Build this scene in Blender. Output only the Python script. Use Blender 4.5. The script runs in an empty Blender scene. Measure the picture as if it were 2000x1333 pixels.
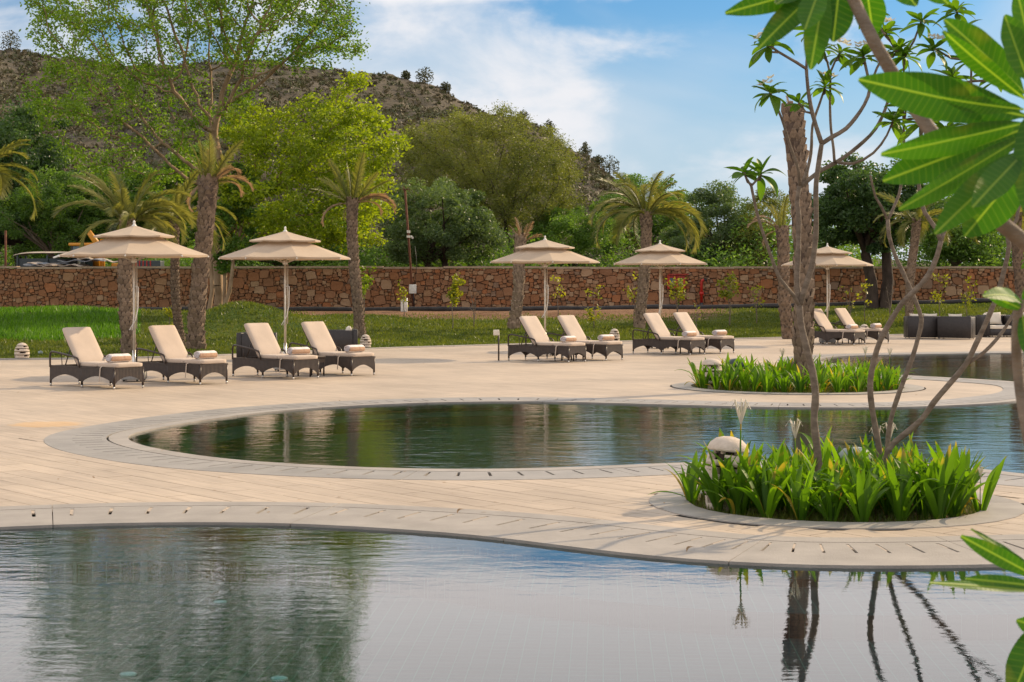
import bpy, bmesh, math, random
import numpy as np
from mathutils import Vector, Matrix, Euler
from mathutils.geometry import tessellate_polygon

random.seed(7)
rng = np.random.default_rng(7)
S = bpy.context.scene
C = S.collection
R = math.radians
FP, HZ, EYE = 3400.0, 549.0, 2.0      # focal length in photo pixels, horizon row, eye height

# ------------------------------------------------------------------ camera, sky, sun
cam = bpy.data.objects.new('camera', bpy.data.cameras.new('camera'))
C.objects.link(cam)
cam.location = (0, 0, EYE)
cam.rotation_euler = (R(90), 0, 0)
cam.data.sensor_width = 36
cam.data.lens = FP / 2000 * 36
cam.data.shift_y = -117.5 / 2000
cam.data.clip_end = 6000
cam.data.dof.use_dof = True
cam.data.dof.focus_distance = 26
cam.data.dof.aperture_fstop = 12
S.camera = cam

SUN_AZ, SUN_EL = 52.0, 28.0           # to the right of the view axis, height
sd = Vector((math.sin(R(SUN_AZ)) * math.cos(R(SUN_EL)), math.cos(R(SUN_AZ)) * math.cos(R(SUN_EL)), math.sin(R(SUN_EL))))
sun = bpy.data.objects.new('sun', bpy.data.lights.new('sun', 'SUN'))
C.objects.link(sun)
sun.rotation_euler = sd.to_track_quat('Z', 'Y').to_euler()
sun.data.energy = 4.9
sun.data.angle = R(0.6)
sun.data.color = (1.0, 0.77, 0.50)

W = bpy.data.worlds.new('World')
S.world = W
W.use_nodes = True
wt = W.node_tree
wt.nodes.clear()


def N(t, kind, ins=None, **kw):
    n = t.nodes.new(kind)
    for k, v in kw.items():
        setattr(n, k, v)
    for k, v in (ins or {}).items():
        if isinstance(v, bpy.types.NodeSocket):
            t.links.new(v, n.inputs[k])
        else:
            n.inputs[k].default_value = v
    return n


def rampn(t, fac, stops):
    r = N(t, 'ShaderNodeValToRGB', {0: fac})
    e = r.color_ramp.elements
    while len(e) > 1:
        e.remove(e[-1])
    for i, (p, c) in enumerate(stops):
        x = e[0] if i == 0 else e.new(p)
        x.position = p
        x.color = tuple(c) + (1,) if len(c) == 3 else c
    return r.outputs[0]


def mixc(t, fac, a, b, mode='MIX'):
    m = t.nodes.new('ShaderNodeMix')
    m.data_type = 'RGBA'
    m.blend_type = mode
    for k, v in ((0, fac), (6, a), (7, b)):
        if isinstance(v, bpy.types.NodeSocket):
            t.links.new(v, m.inputs[k])
        elif k == 0:
            m.inputs[0].default_value = v
        else:
            m.inputs[k].default_value = tuple(v) + (1,) if len(v) == 3 else v
    return m.outputs[2]


sky = N(wt, 'ShaderNodeTexSky', sky_type='NISHITA', sun_disc=False, sun_elevation=R(SUN_EL), sun_rotation=R(SUN_AZ))
sky.altitude = 300
sky.air_density = 1.0
sky.dust_density = 1.2
sky.ozone_density = 2.0
tc = N(wt, 'ShaderNodeTexCoord')
mp = N(wt, 'ShaderNodeMapping', {'Vector': tc.outputs['Generated'], 'Scale': (1.0, 1.0, 1.9), 'Location': (2.2, 8.8, 7.7)})
n1 = N(wt, 'ShaderNodeTexNoise', {'Vector': mp.outputs[0], 'Scale': 11.0, 'Detail': 9.0, 'Roughness': 0.55, 'Distortion': 0.3})
n2 = N(wt, 'ShaderNodeTexNoise', {'Vector': mp.outputs[0], 'Scale': 3.2, 'Detail': 3.0, 'Roughness': 0.5})
sep = N(wt, 'ShaderNodeSeparateXYZ', {0: tc.outputs['Generated']})
addn = N(wt, 'ShaderNodeMath', {0: n1.outputs[0], 1: n2.outputs[0]}, operation='ADD')
# the cover thickens upward, as the pool's pale reflection of the sky shows
hi = N(wt, 'ShaderNodeMapRange', {'Value': sep.outputs[2], 'From Min': 0.154, 'From Max': 0.176, 'To Min': 0.0, 'To Max': 0.5}, interpolation_type='SMOOTHSTEP')
fall = N(wt, 'ShaderNodeMapRange', {'Value': sep.outputs[2], 'From Min': 0.35, 'From Max': 0.8, 'To Min': 1.0, 'To Max': 0.15}, interpolation_type='SMOOTHSTEP')
hif = N(wt, 'ShaderNodeMath', {0: hi.outputs[0], 1: fall.outputs[0]}, operation='MULTIPLY')
add2 = N(wt, 'ShaderNodeMath', {0: addn.outputs[0], 1: hif.outputs[0]}, operation='ADD')
mr = N(wt, 'ShaderNodeMapRange', {'Value': add2.outputs[0], 'From Min': 0.88, 'From Max': 1.14, 'To Min': 0.0, 'To Max': 0.95}, interpolation_type='SMOOTHSTEP')
hz = N(wt, 'ShaderNodeMapRange', {'Value': sep.outputs[2], 'From Min': 0.0, 'From Max': 0.175, 'To Min': 0.95, 'To Max': 0.05}, interpolation_type='SMOOTHSTEP')
SKYS = 0.10
blue = mixc(wt, 1.0, sky.outputs[0], (0.33, 0.72, 1.03), 'MULTIPLY')
c1 = mixc(wt, hz.outputs[0], blue, (6.3, 7.1, 8.0))
veil = N(wt, 'ShaderNodeTexNoise', {'Vector': mp.outputs[0], 'Scale': 4.5, 'Detail': 5.0, 'Roughness': 0.5, 'Distortion': 0.6})
vm = N(wt, 'ShaderNodeMapRange', {'Value': veil.outputs[0], 'From Min': 0.38, 'From Max': 0.62, 'To Min': 0.0, 'To Max': 0.6}, interpolation_type='SMOOTHSTEP')
c1 = mixc(wt, vm.outputs[0], c1, (7.6, 8.0, 8.5))
top = N(wt, 'ShaderNodeMapRange', {'Value': sep.outputs[2], 'From Min': 0.25, 'From Max': 0.85, 'To Min': 2.0, 'To Max': 0.2}, interpolation_type='SMOOTHSTEP')
bk = N(wt, 'ShaderNodeMath', {0: hi.outputs[0], 1: top.outputs[0]}, operation='MULTIPLY')
cl = mixc(wt, bk.outputs[0], (8.6, 8.6, 8.9), (14.0, 13.0, 12.6))
c2 = mixc(wt, mr.outputs[0], c1, cl)
bg = N(wt, 'ShaderNodeBackground', {'Color': c2, 'Strength': SKYS})
wo = N(wt, 'ShaderNodeOutputWorld', {0: bg.outputs[0]})
S.view_settings.view_transform = 'Standard'
S.view_settings.look = 'None'
S.view_settings.exposure = 0.04
S.view_settings.gamma = 1.0
S.view_settings.use_curve_mapping = False
S.cycles.max_bounces = 8
S.cycles.transparent_max_bounces = 12
S.cycles.caustics_reflective = False
S.cycles.caustics_refractive = False


# ------------------------------------------------------------------ helpers
def P(px, py, d):                      # a point of the place, from where it shows and how far it stands
    return Vector(((px - 1000) / FP * d, d, EYE + (HZ - py) / FP * d))


def G(px, py, z=0.0):                  # a ground point
    d = FP * (EYE - z) / (py - HZ)
    return Vector(((px - 1000) / FP * d, d, z))


def thing(name, label, cat, loc=(0, 0, 0), rotz=0.0, group=None):
    o = bpy.data.objects.new(name, None)
    o.empty_display_size = 0.2
    C.objects.link(o)
    o.location = loc
    o.rotation_euler = (0, 0, rotz)
    tag(o, label, cat, group)
    return o


def tag(o, label=None, cat=None, group=None, kind=None):
    if label: o['label'] = label
    if cat: o['category'] = cat
    if group: o['group'] = group
    if kind: o['kind'] = kind
    return o


def link(name, me, parent=None):
    o = bpy.data.objects.new(name, me)
    C.objects.link(o)
    if parent is not None:
        o.parent = parent
    return o


def kids(o):
    return KIDS.get(o.name, None) or [c for c in o.children]


KIDS = {}


def dup(root, loc, rotz=0.0, label=None, group=None, scale=None):
    r = root.copy(); C.objects.link(r); r.location = loc; r.rotation_euler = (0, 0, rotz)
    if label: r['label'] = label
    if group: r['group'] = group
    if scale: r.scale = (scale,) * 3
    if root.name not in KIDS:
        KIDS[root.name] = [(c, list(c.children)) for c in root.children]
    for ch, gs in KIDS[root.name]:
        c = ch.copy(); C.objects.link(c); c.parent = r
        for g in gs:
            d = g.copy(); C.objects.link(d); d.parent = c
    return r


def np_mesh(name, V, F, mat=None, smooth=False, mats=None, midx=None):
    """mesh from arrays; F is (m,k)"""
    V = np.asarray(V, dtype=np.float32); F = np.asarray(F, dtype=np.int32)
    me = bpy.data.meshes.new(name)
    m, k = F.shape
    me.vertices.add(len(V)); me.vertices.foreach_set('co', V.ravel())
    me.loops.add(m * k); me.loops.foreach_set('vertex_index', F.ravel())
    me.polygons.add(m)
    me.polygons.foreach_set('loop_start', np.arange(0, m * k, k, dtype=np.int32))
    me.polygons.foreach_set('loop_total', np.full(m, k, dtype=np.int32))
    for q in (mats or [mat]):
        me.materials.append(q)
    if midx is not None:
        me.polygons.foreach_set('material_index', np.asarray(midx, dtype=np.int32))
    if smooth:
        me.polygons.foreach_set('use_smooth', np.ones(m, dtype=bool))
    me.update(calc_edges=True)
    return me


class MB:
    def __init__(s): s.v = []; s.f = []; s.sm = []

    def add(s, vs, fs, smooth=False, M=None):
        b = len(s.v)
        s.v += [tuple(M @ Vector(v)) if M is not None else tuple(v) for v in vs]
        s.f += [tuple(i + b for i in f) for f in fs]
        s.sm += [smooth] * len(fs)
        return s

    def box(s, c, h, M=None, taper=1.0):
        x, y, z = c; a, b, d = h[0] / 2, h[1] / 2, h[2] / 2
        vs = [(x + i * a * (taper if k > 0 else 1), y + j * b * (taper if k > 0 else 1), z + k * d) for k in (-1, 1) for j in (-1, 1) for i in (-1, 1)]
        return s.add(vs, [(0, 2, 3, 1), (4, 5, 7, 6), (0, 1, 5, 4), (2, 6, 7, 3), (0, 4, 6, 2), (1, 3, 7, 5)], M=M)

    def tube(s, pts, rad, n=8, cap=True, M=None, smooth=True):
        pts = [Vector(p) for p in pts]
        if not hasattr(rad, '__len__'): rad = [rad] * len(pts)
        vs, fs = [], []
        t0 = (pts[1] - pts[0]).normalized()
        u = t0.orthogonal().normalized()
        for i, p in enumerate(pts):
            t = (pts[min(i + 1, len(pts) - 1)] - pts[max(i - 1, 0)])
            t = t.normalized() if t.length > 1e-9 else t0
            u = (u - t * u.dot(t)).normalized(); w = t.cross(u)
            for k in range(n):
                a = 2 * math.pi * k / n
                vs.append(p + (u * math.cos(a) + w * math.sin(a)) * rad[i])
        for i in range(len(pts) - 1):
            for k in range(n):
                k2 = (k + 1) % n
                fs.append((i * n + k, i * n + k2, (i + 1) * n + k2, (i + 1) * n + k))
        s.add(vs, fs, smooth, M)
        if cap:
            b = len(s.v) - len(vs)
            s.f.append(tuple(b + k for k in reversed(range(n)))); s.sm.append(False)
            s.f.append(tuple(b + (len(pts) - 1) * n + k for k in range(n))); s.sm.append(False)
        return s

    def lathe(s, prof, n=16, M=None, smooth=True, c=(0, 0)):
        vs, fs = [], []
        for r, z in prof:
            for k in range(n):
                a = 2 * math.pi * k / n
                vs.append((c[0] + r * math.cos(a), c[1] + r * math.sin(a), z))
        for i in range(len(prof) - 1):
            for k in range(n):
                k2 = (k + 1) % n
                fs.append((i * n + k, i * n + k2, (i + 1) * n + k2, (i + 1) * n + k))
        return s.add(vs, fs, smooth, M)

    def rbox(s, c, h, r=0.02, seg=2, M=None):
        bm = bmesh.new()
        bmesh.ops.create_cube(bm, size=1.0)
        for v in bm.verts:
            v.co = Vector((v.co.x * h[0] + c[0], v.co.y * h[1] + c[1], v.co.z * h[2] + c[2]))
        bmesh.ops.bevel(bm, geom=bm.edges[:], offset=r, segments=seg, profile=0.5, affect='EDGES')
        bm.verts.index_update()
        vs = [v.co.copy() for v in bm.verts]; fs = [tuple(v.index for v in f.verts) for f in bm.faces]
        bm.free()
        return s.add(vs, fs, True, M)

    def mesh(s, name, mat):
        me = bpy.data.meshes.new(name)
        me.from_pydata(s.v, [], s.f)
        me.polygons.foreach_set('use_smooth', s.sm)
        me.materials.append(mat)
        me.update()
        return me

    def build(s, name, mat, parent=None):
        return link(name, s.mesh(name, mat), parent)


# ------------------------------------------------------------------ materials
def newmat(name):
    m = bpy.data.materials.new(name); m.use_nodes = True
    t = m.node_tree; t.nodes.clear()
    out = t.nodes.new('ShaderNodeOutputMaterial')
    return m, t, out


def stone(name, cols, scale=6.0, rough=0.8, bump=0.3, bscale=None, spec=0.3, rnd=0.0, detail=6.0, stretch=(1, 1, 1), dist=0.02):
    """mottled material: colours spread over noise, fine relief"""
    m, t, out = newmat(name)
    tcn = N(t, 'ShaderNodeTexCoord')
    mpn = N(t, 'ShaderNodeMapping', {'Vector': tcn.outputs['Object'], 'Scale': stretch})
    nz = N(t, 'ShaderNodeTexNoise', {'Vector': mpn.outputs[0], 'Scale': scale, 'Detail': detail, 'Roughness': 0.6})
    k = len(cols)
    col = rampn(t, nz.outputs[0], [(0.3 + 0.4 * i / max(1, k - 1), c) for i, c in enumerate(cols)])
    if rnd:
        oi = N(t, 'ShaderNodeObjectInfo')
        mrn = N(t, 'ShaderNodeMapRange', {'Value': oi.outputs['Random'], 'To Min': 1 - rnd, 'To Max': 1 + rnd})
        hs = N(t, 'ShaderNodeHueSaturation', {'Value': mrn.outputs[0], 'Color': col})
        col = hs.outputs[0]
    b = N(t, 'ShaderNodeBsdfPrincipled', {'Base Color': col, 'Roughness': rough, 'Specular IOR Level': spec})
    if bump:
        nb = N(t, 'ShaderNodeTexNoise', {'Vector': mpn.outputs[0], 'Scale': bscale or scale * 4, 'Detail': 5.0})
        bp = N(t, 'ShaderNodeBump', {'Height': nb.outputs[0], 'Strength': bump, 'Distance': dist})
        t.links.new(bp.outputs[0], b.inputs['Normal'])
    t.links.new(b.outputs[0], out.inputs[0])
    return m


def plain(name, col, rough=0.5, metal=0.0, spec=0.5):
    m, t, out = newmat(name)
    tcn = N(t, 'ShaderNodeTexCoord')
    nz = N(t, 'ShaderNodeTexNoise', {'Vector': tcn.outputs['Object'], 'Scale': 9.0, 'Detail': 4.0})
    hs = rampn(t, nz.outputs[0], [(0.3, [c * 0.85 for c in col]), (0.7, [min(1, c * 1.12) for c in col])])
    b = N(t, 'ShaderNodeBsdfPrincipled', {'Base Color': hs, 'Roughness': rough, 'Metallic': metal, 'Specular IOR Level': spec})
    t.links.new(b.outputs[0], out.inputs[0])
    return m


def leafmat(name, dark, light, trans=0.4, tcol=None, rough=0.45, island=True, nscale=0.35, spec=0.35, veins=False):
    m, t, out = newmat(name)
    g = N(t, 'ShaderNodeNewGeometry')
    tcn = N(t, 'ShaderNodeTexCoord')
    oi = N(t, 'ShaderNodeObjectInfo')
    nz = N(t, 'ShaderNodeTexNoise', {'Vector': g.outputs['Position'], 'Scale': nscale, 'Detail': 3.0})
    rd = g.outputs['Random Per Island'] if island else oi.outputs['Random']
    a = N(t, 'ShaderNodeMath', {0: rd, 1: 0.55}, operation='MULTIPLY')
    b2 = N(t, 'ShaderNodeMapRange', {'Value': nz.outputs[0], 'From Min': 0.3, 'From Max': 0.7, 'To Min': 0.0, 'To Max': 0.5})
    s = N(t, 'ShaderNodeMath', {0: a.outputs[0], 1: b2.outputs[0]}, operation='ADD')
    col = rampn(t, s.outputs[0], [(0.0, dark), (1.0, light)])
    bump = None
    if veins:
        sp = N(t, 'ShaderNodeSeparateXYZ', {0: tcn.outputs['Object']})
        ay = N(t, 'ShaderNodeMath', {0: sp.outputs[1]}, operation='ABSOLUTE')
        rib = N(t, 'ShaderNodeMapRange', {'Value': ay.outputs[0], 'From Min': 0.0008, 'From Max': 0.0032, 'To Min': 1.0, 'To Max': 0.0})
        # side veins run outward and forward from the midrib
        k = N(t, 'ShaderNodeMath', {0: ay.outputs[0], 1: -0.45}, operation='MULTIPLY')
        u = N(t, 'ShaderNodeMath', {0: sp.outputs[0], 1: k.outputs[0]}, operation='ADD')
        w = N(t, 'ShaderNodeMath', {0: u.outputs[0], 1: 420.0}, operation='MULTIPLY')
        si = N(t, 'ShaderNodeMath', {0: w.outputs[0]}, operation='SINE')
        sv = N(t, 'ShaderNodeMapRange', {'Value': si.outputs[0], 'From Min': 0.6, 'From Max': 1.0, 'To Min': 0.0, 'To Max': 0.16})
        mx = N(t, 'ShaderNodeMath', {0: rib.outputs[0], 1: sv.outputs[0]}, operation='MAXIMUM')
        mf = N(t, 'ShaderNodeMath', {0: mx.outputs[0], 1: 0.7}, operation='MULTIPLY')
        spt = N(t, 'ShaderNodeTexNoise', {'Vector': tcn.outputs['Object'], 'Scale': 9.0, 'Detail': 5.0})
        spf = N(t, 'ShaderNodeMapRange', {'Value': spt.outputs[0], 'From Min': 0.62, 'From Max': 0.75, 'To Min': 0.0, 'To Max': 0.5})
        col = mixc(t, spf.outputs[0], col, (0.16, 0.17, 0.03))
        col = mixc(t, mf.outputs[0], col, (0.24, 0.33, 0.07))
        bump = N(t, 'ShaderNodeBump', {'Height': mx.outputs[0], 'Strength': 0.35, 'Distance': 0.01})
    if name == 'lily_leaf':        # dry tips on some leaves, paler ribs
        sp = N(t, 'ShaderNodeSeparateXYZ', {0: tcn.outputs['Object']})
        tn = N(t, 'ShaderNodeTexNoise', {'Vector': g.outputs['Position'], 'Scale': 5.0, 'Detail': 3.0})
        hh = N(t, 'ShaderNodeMath', {0: sp.outputs[2], 1: tn.outputs[0]}, operation='ADD')
        tf = N(t, 'ShaderNodeMapRange', {'Value': hh.outputs[0], 'From Min': 1.03, 'From Max': 1.16, 'To Min': 0.0, 'To Max': 0.8})
        col = mixc(t, tf.outputs[0], col, (0.30, 0.22, 0.06))
    pb = N(t, 'ShaderNodeBsdfPrincipled', {'Base Color': col, 'Roughness': rough, 'Specular IOR Level': spec})
    tcl = mixc(t, 1.0, col, tcol or (1.9, 1.9, 0.7), 'MULTIPLY')
    tr = N(t, 'ShaderNodeBsdfTranslucent', {'Color': tcl})
    if bump:
        t.links.new(bump.outputs[0], pb.inputs['Normal'])
    mx2 = N(t, 'ShaderNodeMixShader', {0: trans, 1: pb.outputs[0], 2: tr.outputs[0]})
    t.links.new(mx2.outputs[0], out.inputs[0])
    return m


def wicker(name, c1, c2):
    m, t, out = newmat(name)
    tcn = N(t, 'ShaderNodeTexCoord')
    sp = N(t, 'ShaderNodeSeparateXYZ', {0: tcn.outputs['Object']})
    xy = N(t, 'ShaderNodeMath', {0: sp.outputs[0], 1: sp.outputs[1]}, operation='ADD')
    a = N(t, 'ShaderNodeMath', {0: xy.outputs[0], 1: 190.0}, operation='MULTIPLY')
    sa = N(t, 'ShaderNodeMath', {0: a.outputs[0]}, operation='SINE')
    z = N(t, 'ShaderNodeMath', {0: sp.outputs[2], 1: 420.0}, operation='MULTIPLY')
    sz = N(t, 'ShaderNodeMath', {0: z.outputs[0]}, operation='SINE')
    pr = N(t, 'ShaderNodeMath', {0: sz.outputs[0], 1: 0.25}, operation='MULTIPLY')
    h = N(t, 'ShaderNodeMath', {0: sa.outputs[0], 1: pr.outputs[0]}, operation='ADD')
    nz = N(t, 'ShaderNodeTexNoise', {'Vector': tcn.outputs['Object'], 'Scale': 14.0, 'Detail': 3.0})
    hh = N(t, 'ShaderNodeMapRange', {'Value': h.outputs[0], 'From Min': -1.2, 'From Max': 1.2})
    f = N(t, 'ShaderNodeMath', {0: hh.outputs[0], 1: nz.outputs[0]}, operation='MULTIPLY')
    col = rampn(t, f.outputs[0], [(0.05, c1), (0.6, c2)])
    b = N(t, 'ShaderNodeBsdfPrincipled', {'Base Color': col, 'Roughness': 0.45, 'Specular IOR Level': 0.5})
    bp = N(t, 'ShaderNodeBump', {'Height': hh.outputs[0], 'Strength': 0.6, 'Distance': 0.006})
    t.links.new(bp.outputs[0], b.inputs['Normal'])
    t.links.new(b.outputs[0], out.inputs[0])
    return m


def fabric(name, col, trans=0.0, rough=0.85):
    m, t, out = newmat(name)
    tcn = N(t, 'ShaderNodeTexCoord')
    nz = N(t, 'ShaderNodeTexNoise', {'Vector': tcn.outputs['Object'], 'Scale': 3.0, 'Detail': 5.0})
    nf = N(t, 'ShaderNodeTexNoise', {'Vector': tcn.outputs['Object'], 'Scale': 220.0, 'Detail': 2.0})
    cl = rampn(t, nz.outputs[0], [(0.3, [c * 0.93 for c in col]), (0.7, [c * 1.05 for c in col])])
    b = N(t, 'ShaderNodeBsdfPrincipled', {'Base Color': cl, 'Roughness': rough, 'Specular IOR Level': 0.2, 'Sheen Weight': 0.15})
    ad = N(t, 'ShaderNodeMath', {0: nz.outputs[0], 1: 6.0}, operation='MULTIPLY')
    ad2 = N(t, 'ShaderNodeMath', {0: ad.outputs[0], 1: nf.outputs[0]}, operation='ADD')
    bp = N(t, 'ShaderNodeBump', {'Height': ad2.outputs[0], 'Strength': 0.25, 'Distance': 0.006})
    t.links.new(bp.outputs[0], b.inputs['Normal'])
    sh = b.outputs[0]
    if trans:
        tr = N(t, 'ShaderNodeBsdfTranslucent', {'Color': cl})
        sh = N(t, 'ShaderNodeMixShader', {0: trans, 1: b.outputs[0], 2: tr.outputs[0]}).outputs[0]
    t.links.new(sh, out.inputs[0])
    return m


M_soil = stone('soil', [(0.10, 0.055, 0.03), (0.19, 0.11, 0.065)], 5, 0.95, 0.8)
M_coping = stone('coping_stone', [(0.27, 0.245, 0.215), (0.37, 0.335, 0.295)], 2.2, 0.6, 0.25, 60, rnd=0.06)
M_coping2 = stone('overflow_stone', [(0.23, 0.215, 0.195), (0.33, 0.305, 0.275)], 1.6, 0.5, 0.25, 60, rnd=0.06)
M_lamp = stone('lamp_stone', [(0.52, 0.43, 0.34), (0.66, 0.56, 0.46)], 14, 0.85, 0.4)
M_lampdark = plain('lamp_core', (0.05, 0.035, 0.025), 0.9)
M_darkgap = plain('groove', (0.012, 0.012, 0.012), 0.95, 0.0, 0.1)
M_wick = wicker('dark_wicker', (0.012, 0.007, 0.005), (0.085, 0.055, 0.040))
M_wick2 = wicker('sofa_wicker', (0.010, 0.007, 0.007), (0.045, 0.036, 0.033))
M_tube = plain('brown_tube', (0.035, 0.02, 0.014), 0.35)
M_steel = plain('steel', (0.62, 0.6, 0.57), 0.3, 0.9)
M_pole = plain('cream_pole', (0.62, 0.56, 0.46), 0.35, 0.35)
M_cush = fabric('cushion_fabric', (0.55, 0.445, 0.355))
M_pill = fabric('pillow_fabric', (0.72, 0.64, 0.53))
M_canopy = fabric('canopy_fabric', (0.52, 0.405, 0.29), 0.18)
M_tuft = plain('dark_fitting', (0.03, 0.03, 0.03), 0.5)
M_granite = stone('granite', [(0.30, 0.30, 0.30), (0.42, 0.42, 0.41)], 60, 0.6, 0.1)
M_bark = stone('bark', [(0.10, 0.075, 0.05), (0.24, 0.19, 0.14)], 5, 0.9, 0.9, 14, stretch=(1, 1, 0.35), dist=0.05)
M_barkdark = stone('dark_bark', [(0.035, 0.025, 0.02), (0.09, 0.065, 0.05)], 5, 0.9, 0.9, 14, stretch=(1, 1, 0.35), dist=0.05)
M_barkor = stone('pale_bark', [(0.20, 0.125, 0.07), (0.38, 0.27, 0.17)], 4, 0.85, 0.6, 12, stretch=(1, 1, 0.35), dist=0.05)
M_frbark = stone('frangipani_bark', [(0.115, 0.085, 0.06), (0.25, 0.195, 0.145)], 9, 0.75, 0.5, 60, stretch=(1, 1, 2.5))
M_palm = stone('palm_trunk', [(0.06, 0.042, 0.03), (0.16, 0.11, 0.08)], 8, 0.95, 0.9, 30)
M_boot = stone('palm_boot', [(0.125, 0.088, 0.06), (0.34, 0.245, 0.17)], 7, 0.9, 0.7, 40, rnd=0.22)
M_red = plain('red_paint', (0.45, 0.02, 0.012), 0.4)
M_white = plain('white_paint', (0.75, 0.72, 0.66), 0.5)
M_rust = stone('rusty_steel', [(0.10, 0.035, 0.02), (0.19, 0.08, 0.045)], 8, 0.85, 0.3)
M_pipe = stone('black_pipe', [(0.022, 0.021, 0.022), (0.06, 0.052, 0.048)], 3, 0.6, 0.3)
M_yel = plain('yellow_paint', (0.62, 0.27, 0.02), 0.45)
M_glassy = plain('dark_glass', (0.05, 0.09, 0.10), 0.08, 0.0, 1.0)
M_sheet = stone('weathered_sheet', [(0.30, 0.24, 0.19), (0.55, 0.47, 0.39)], 2.5, 0.7, 0.3)
M_sheetb = stone('blue_grey_sheet', [(0.16, 0.18, 0.21), (0.33, 0.35, 0.38)], 2.5, 0.5, 0.3)
M_speak = plain('speaker_shell', (0.035, 0.05, 0.055), 0.45)
M_speakg = plain('grey_green_shell', (0.24, 0.29, 0.27), 0.5)

LF_lime = leafmat('lime_leaf', (0.08, 0.14, 0.008), (0.31, 0.37, 0.02), 0.5, (1.7, 1.75, 0.6), nscale=0.22)
LF_lime2 = leafmat('fresh_green_leaf', (0.045, 0.115, 0.012), (0.20, 0.30, 0.03), 0.5, (1.7, 1.75, 0.6), nscale=0.2)
LF_olive = leafmat('olive_leaf', (0.055, 0.082, 0.018), (0.19, 0.205, 0.048), 0.42, nscale=0.25)
LF_dark = leafmat('dark_leaf', (0.020, 0.052, 0.018), (0.080, 0.145, 0.042), 0.36, nscale=0.35)
LF_green = leafmat('green_leaf', (0.035, 0.085, 0.014), (0.14, 0.24, 0.040), 0.42, nscale=0.3)
LF_grey = leafmat('grey_green_leaf', (0.045, 0.085, 0.030), (0.14, 0.20, 0.075), 0.34, nscale=0.35)
LF_scrub = leafmat('scrub_leaf', (0.080, 0.068, 0.042), (0.15, 0.13, 0.078), 0.05, nscale=0.05, spec=0.05)
LF_scrubg = leafmat('green_scrub_leaf', (0.075, 0.082, 0.045), (0.15, 0.155, 0.082), 0.05, nscale=0.05, spec=0.05)
LF_palm = leafmat('palm_leaf', (0.10, 0.125, 0.03), (0.28, 0.275, 0.075), 0.42, (1.5, 1.4, 0.7), nscale=0.8)
LF_palmdry = leafmat('dry_palm_leaf', (0.20, 0.135, 0.075), (0.40, 0.29, 0.18), 0.35, (1.3, 1.1, 0.8))
LF_lily = leafmat('lily_leaf', (0.022, 0.070, 0.006), (0.13, 0.26, 0.016), 0.5, (2.2, 2.1, 0.5), island=False, nscale=1.5, rough=0.5, spec=0.25)
LF_lilyy = leafmat('yellow_lily_leaf', (0.28, 0.20, 0.03), (0.40, 0.34, 0.05), 0.5, (1.5, 1.3, 0.5), island=False, nscale=1.5)
LF_fran = leafmat('frangipani_leaf', (0.028, 0.075, 0.010), (0.105, 0.20, 0.020), 0.45, (2.2, 2.3, 0.5), island=False, rough=0.45, spec=0.3, nscale=1.5)
LF_frbig = leafmat('near_frangipani_leaf', (0.010, 0.048, 0.008), (0.055, 0.155, 0.012), 0.45, (2.3, 2.6, 0.4), island=False, rough=0.5, spec=0.25, nscale=1.5, veins=True)
LF_sap = leafmat('sapling_leaf', (0.09, 0.13, 0.012), (0.36, 0.36, 0.03), 0.5, (1.6, 1.5, 0.5))
LF_grass = leafmat('grass_blade', (0.035, 0.07, 0.010), (0.155, 0.175, 0.028), 0.42, (1.6, 1.6, 0.6), nscale=0.45)
LF_lush = leafmat('lush_grass_blade', (0.03, 0.095, 0.006), (0.12, 0.24, 0.016), 0.45, (1.6, 1.7, 0.5), nscale=0.45)
M_petal = leafmat('petal', (0.65, 0.6, 0.5), (0.85, 0.82, 0.72), 0.4, (1, 1, 1))


# ------------------------------------------------------------------ ground, pools, deck
def catmull(pts, closed=True, step=0.16):
    n = len(pts); out = []
    for i in range(n if closed else n - 1):
        p0, p1, p2, p3 = (pts[(i - 1) % n], pts[i], pts[(i + 1) % n], pts[(i + 2) % n]) if closed else \
            (pts[max(i - 1, 0)], pts[i], pts[i + 1], pts[min(i + 2, n - 1)])
        L = (p2 - p1).length; k = max(1, int(L / step))
        # centripetal form
        t1 = max(1e-3, (p1 - p0).length ** .5); t2 = t1 + max(1e-3, L ** .5); t3 = t2 + max(1e-3, (p3 - p2).length ** .5)
        for j in range(k):
            t = t1 + (t2 - t1) * j / k
            a1 = p0 * ((t1 - t) / t1) + p1 * (t / t1)
            a2 = p1 * ((t2 - t) / (t2 - t1)) + p2 * ((t - t1) / (t2 - t1))
            a3 = p2 * ((t3 - t) / (t3 - t2)) + p3 * ((t - t2) / (t3 - t2))
            b1 = a1 * ((t2 - t) / t2) + a2 * (t / t2)
            b2 = a2 * ((t3 - t) / (t3 - t1)) + a3 * ((t - t1) / (t3 - t1))
            out.append(b1 * ((t2 - t) / (t2 - t1)) + b2 * ((t - t1) / (t2 - t1)))
    if not closed: out.append(pts[-1])
    return out


def resample(pts, step, closed=True):
    P2 = np.array([(p.x, p.y) for p in pts])
    if closed: P2 = np.vstack([P2, P2[:1]])
    seg = np.hypot(*np.diff(P2, axis=0).T); s = np.concatenate([[0], np.cumsum(seg)])
    n = max(8, int(round(s[-1] / step)))
    q = np.linspace(0, s[-1], n, endpoint=not closed)
    return np.stack([np.interp(q, s, P2[:, 0]), np.interp(q, s, P2[:, 1])], 1)


def smooth_closed(A, it=6):
    for _ in range(it):
        A = 0.5 * A + 0.25 * (np.roll(A, 1, 0) + np.roll(A, -1, 0))
    return A


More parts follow.
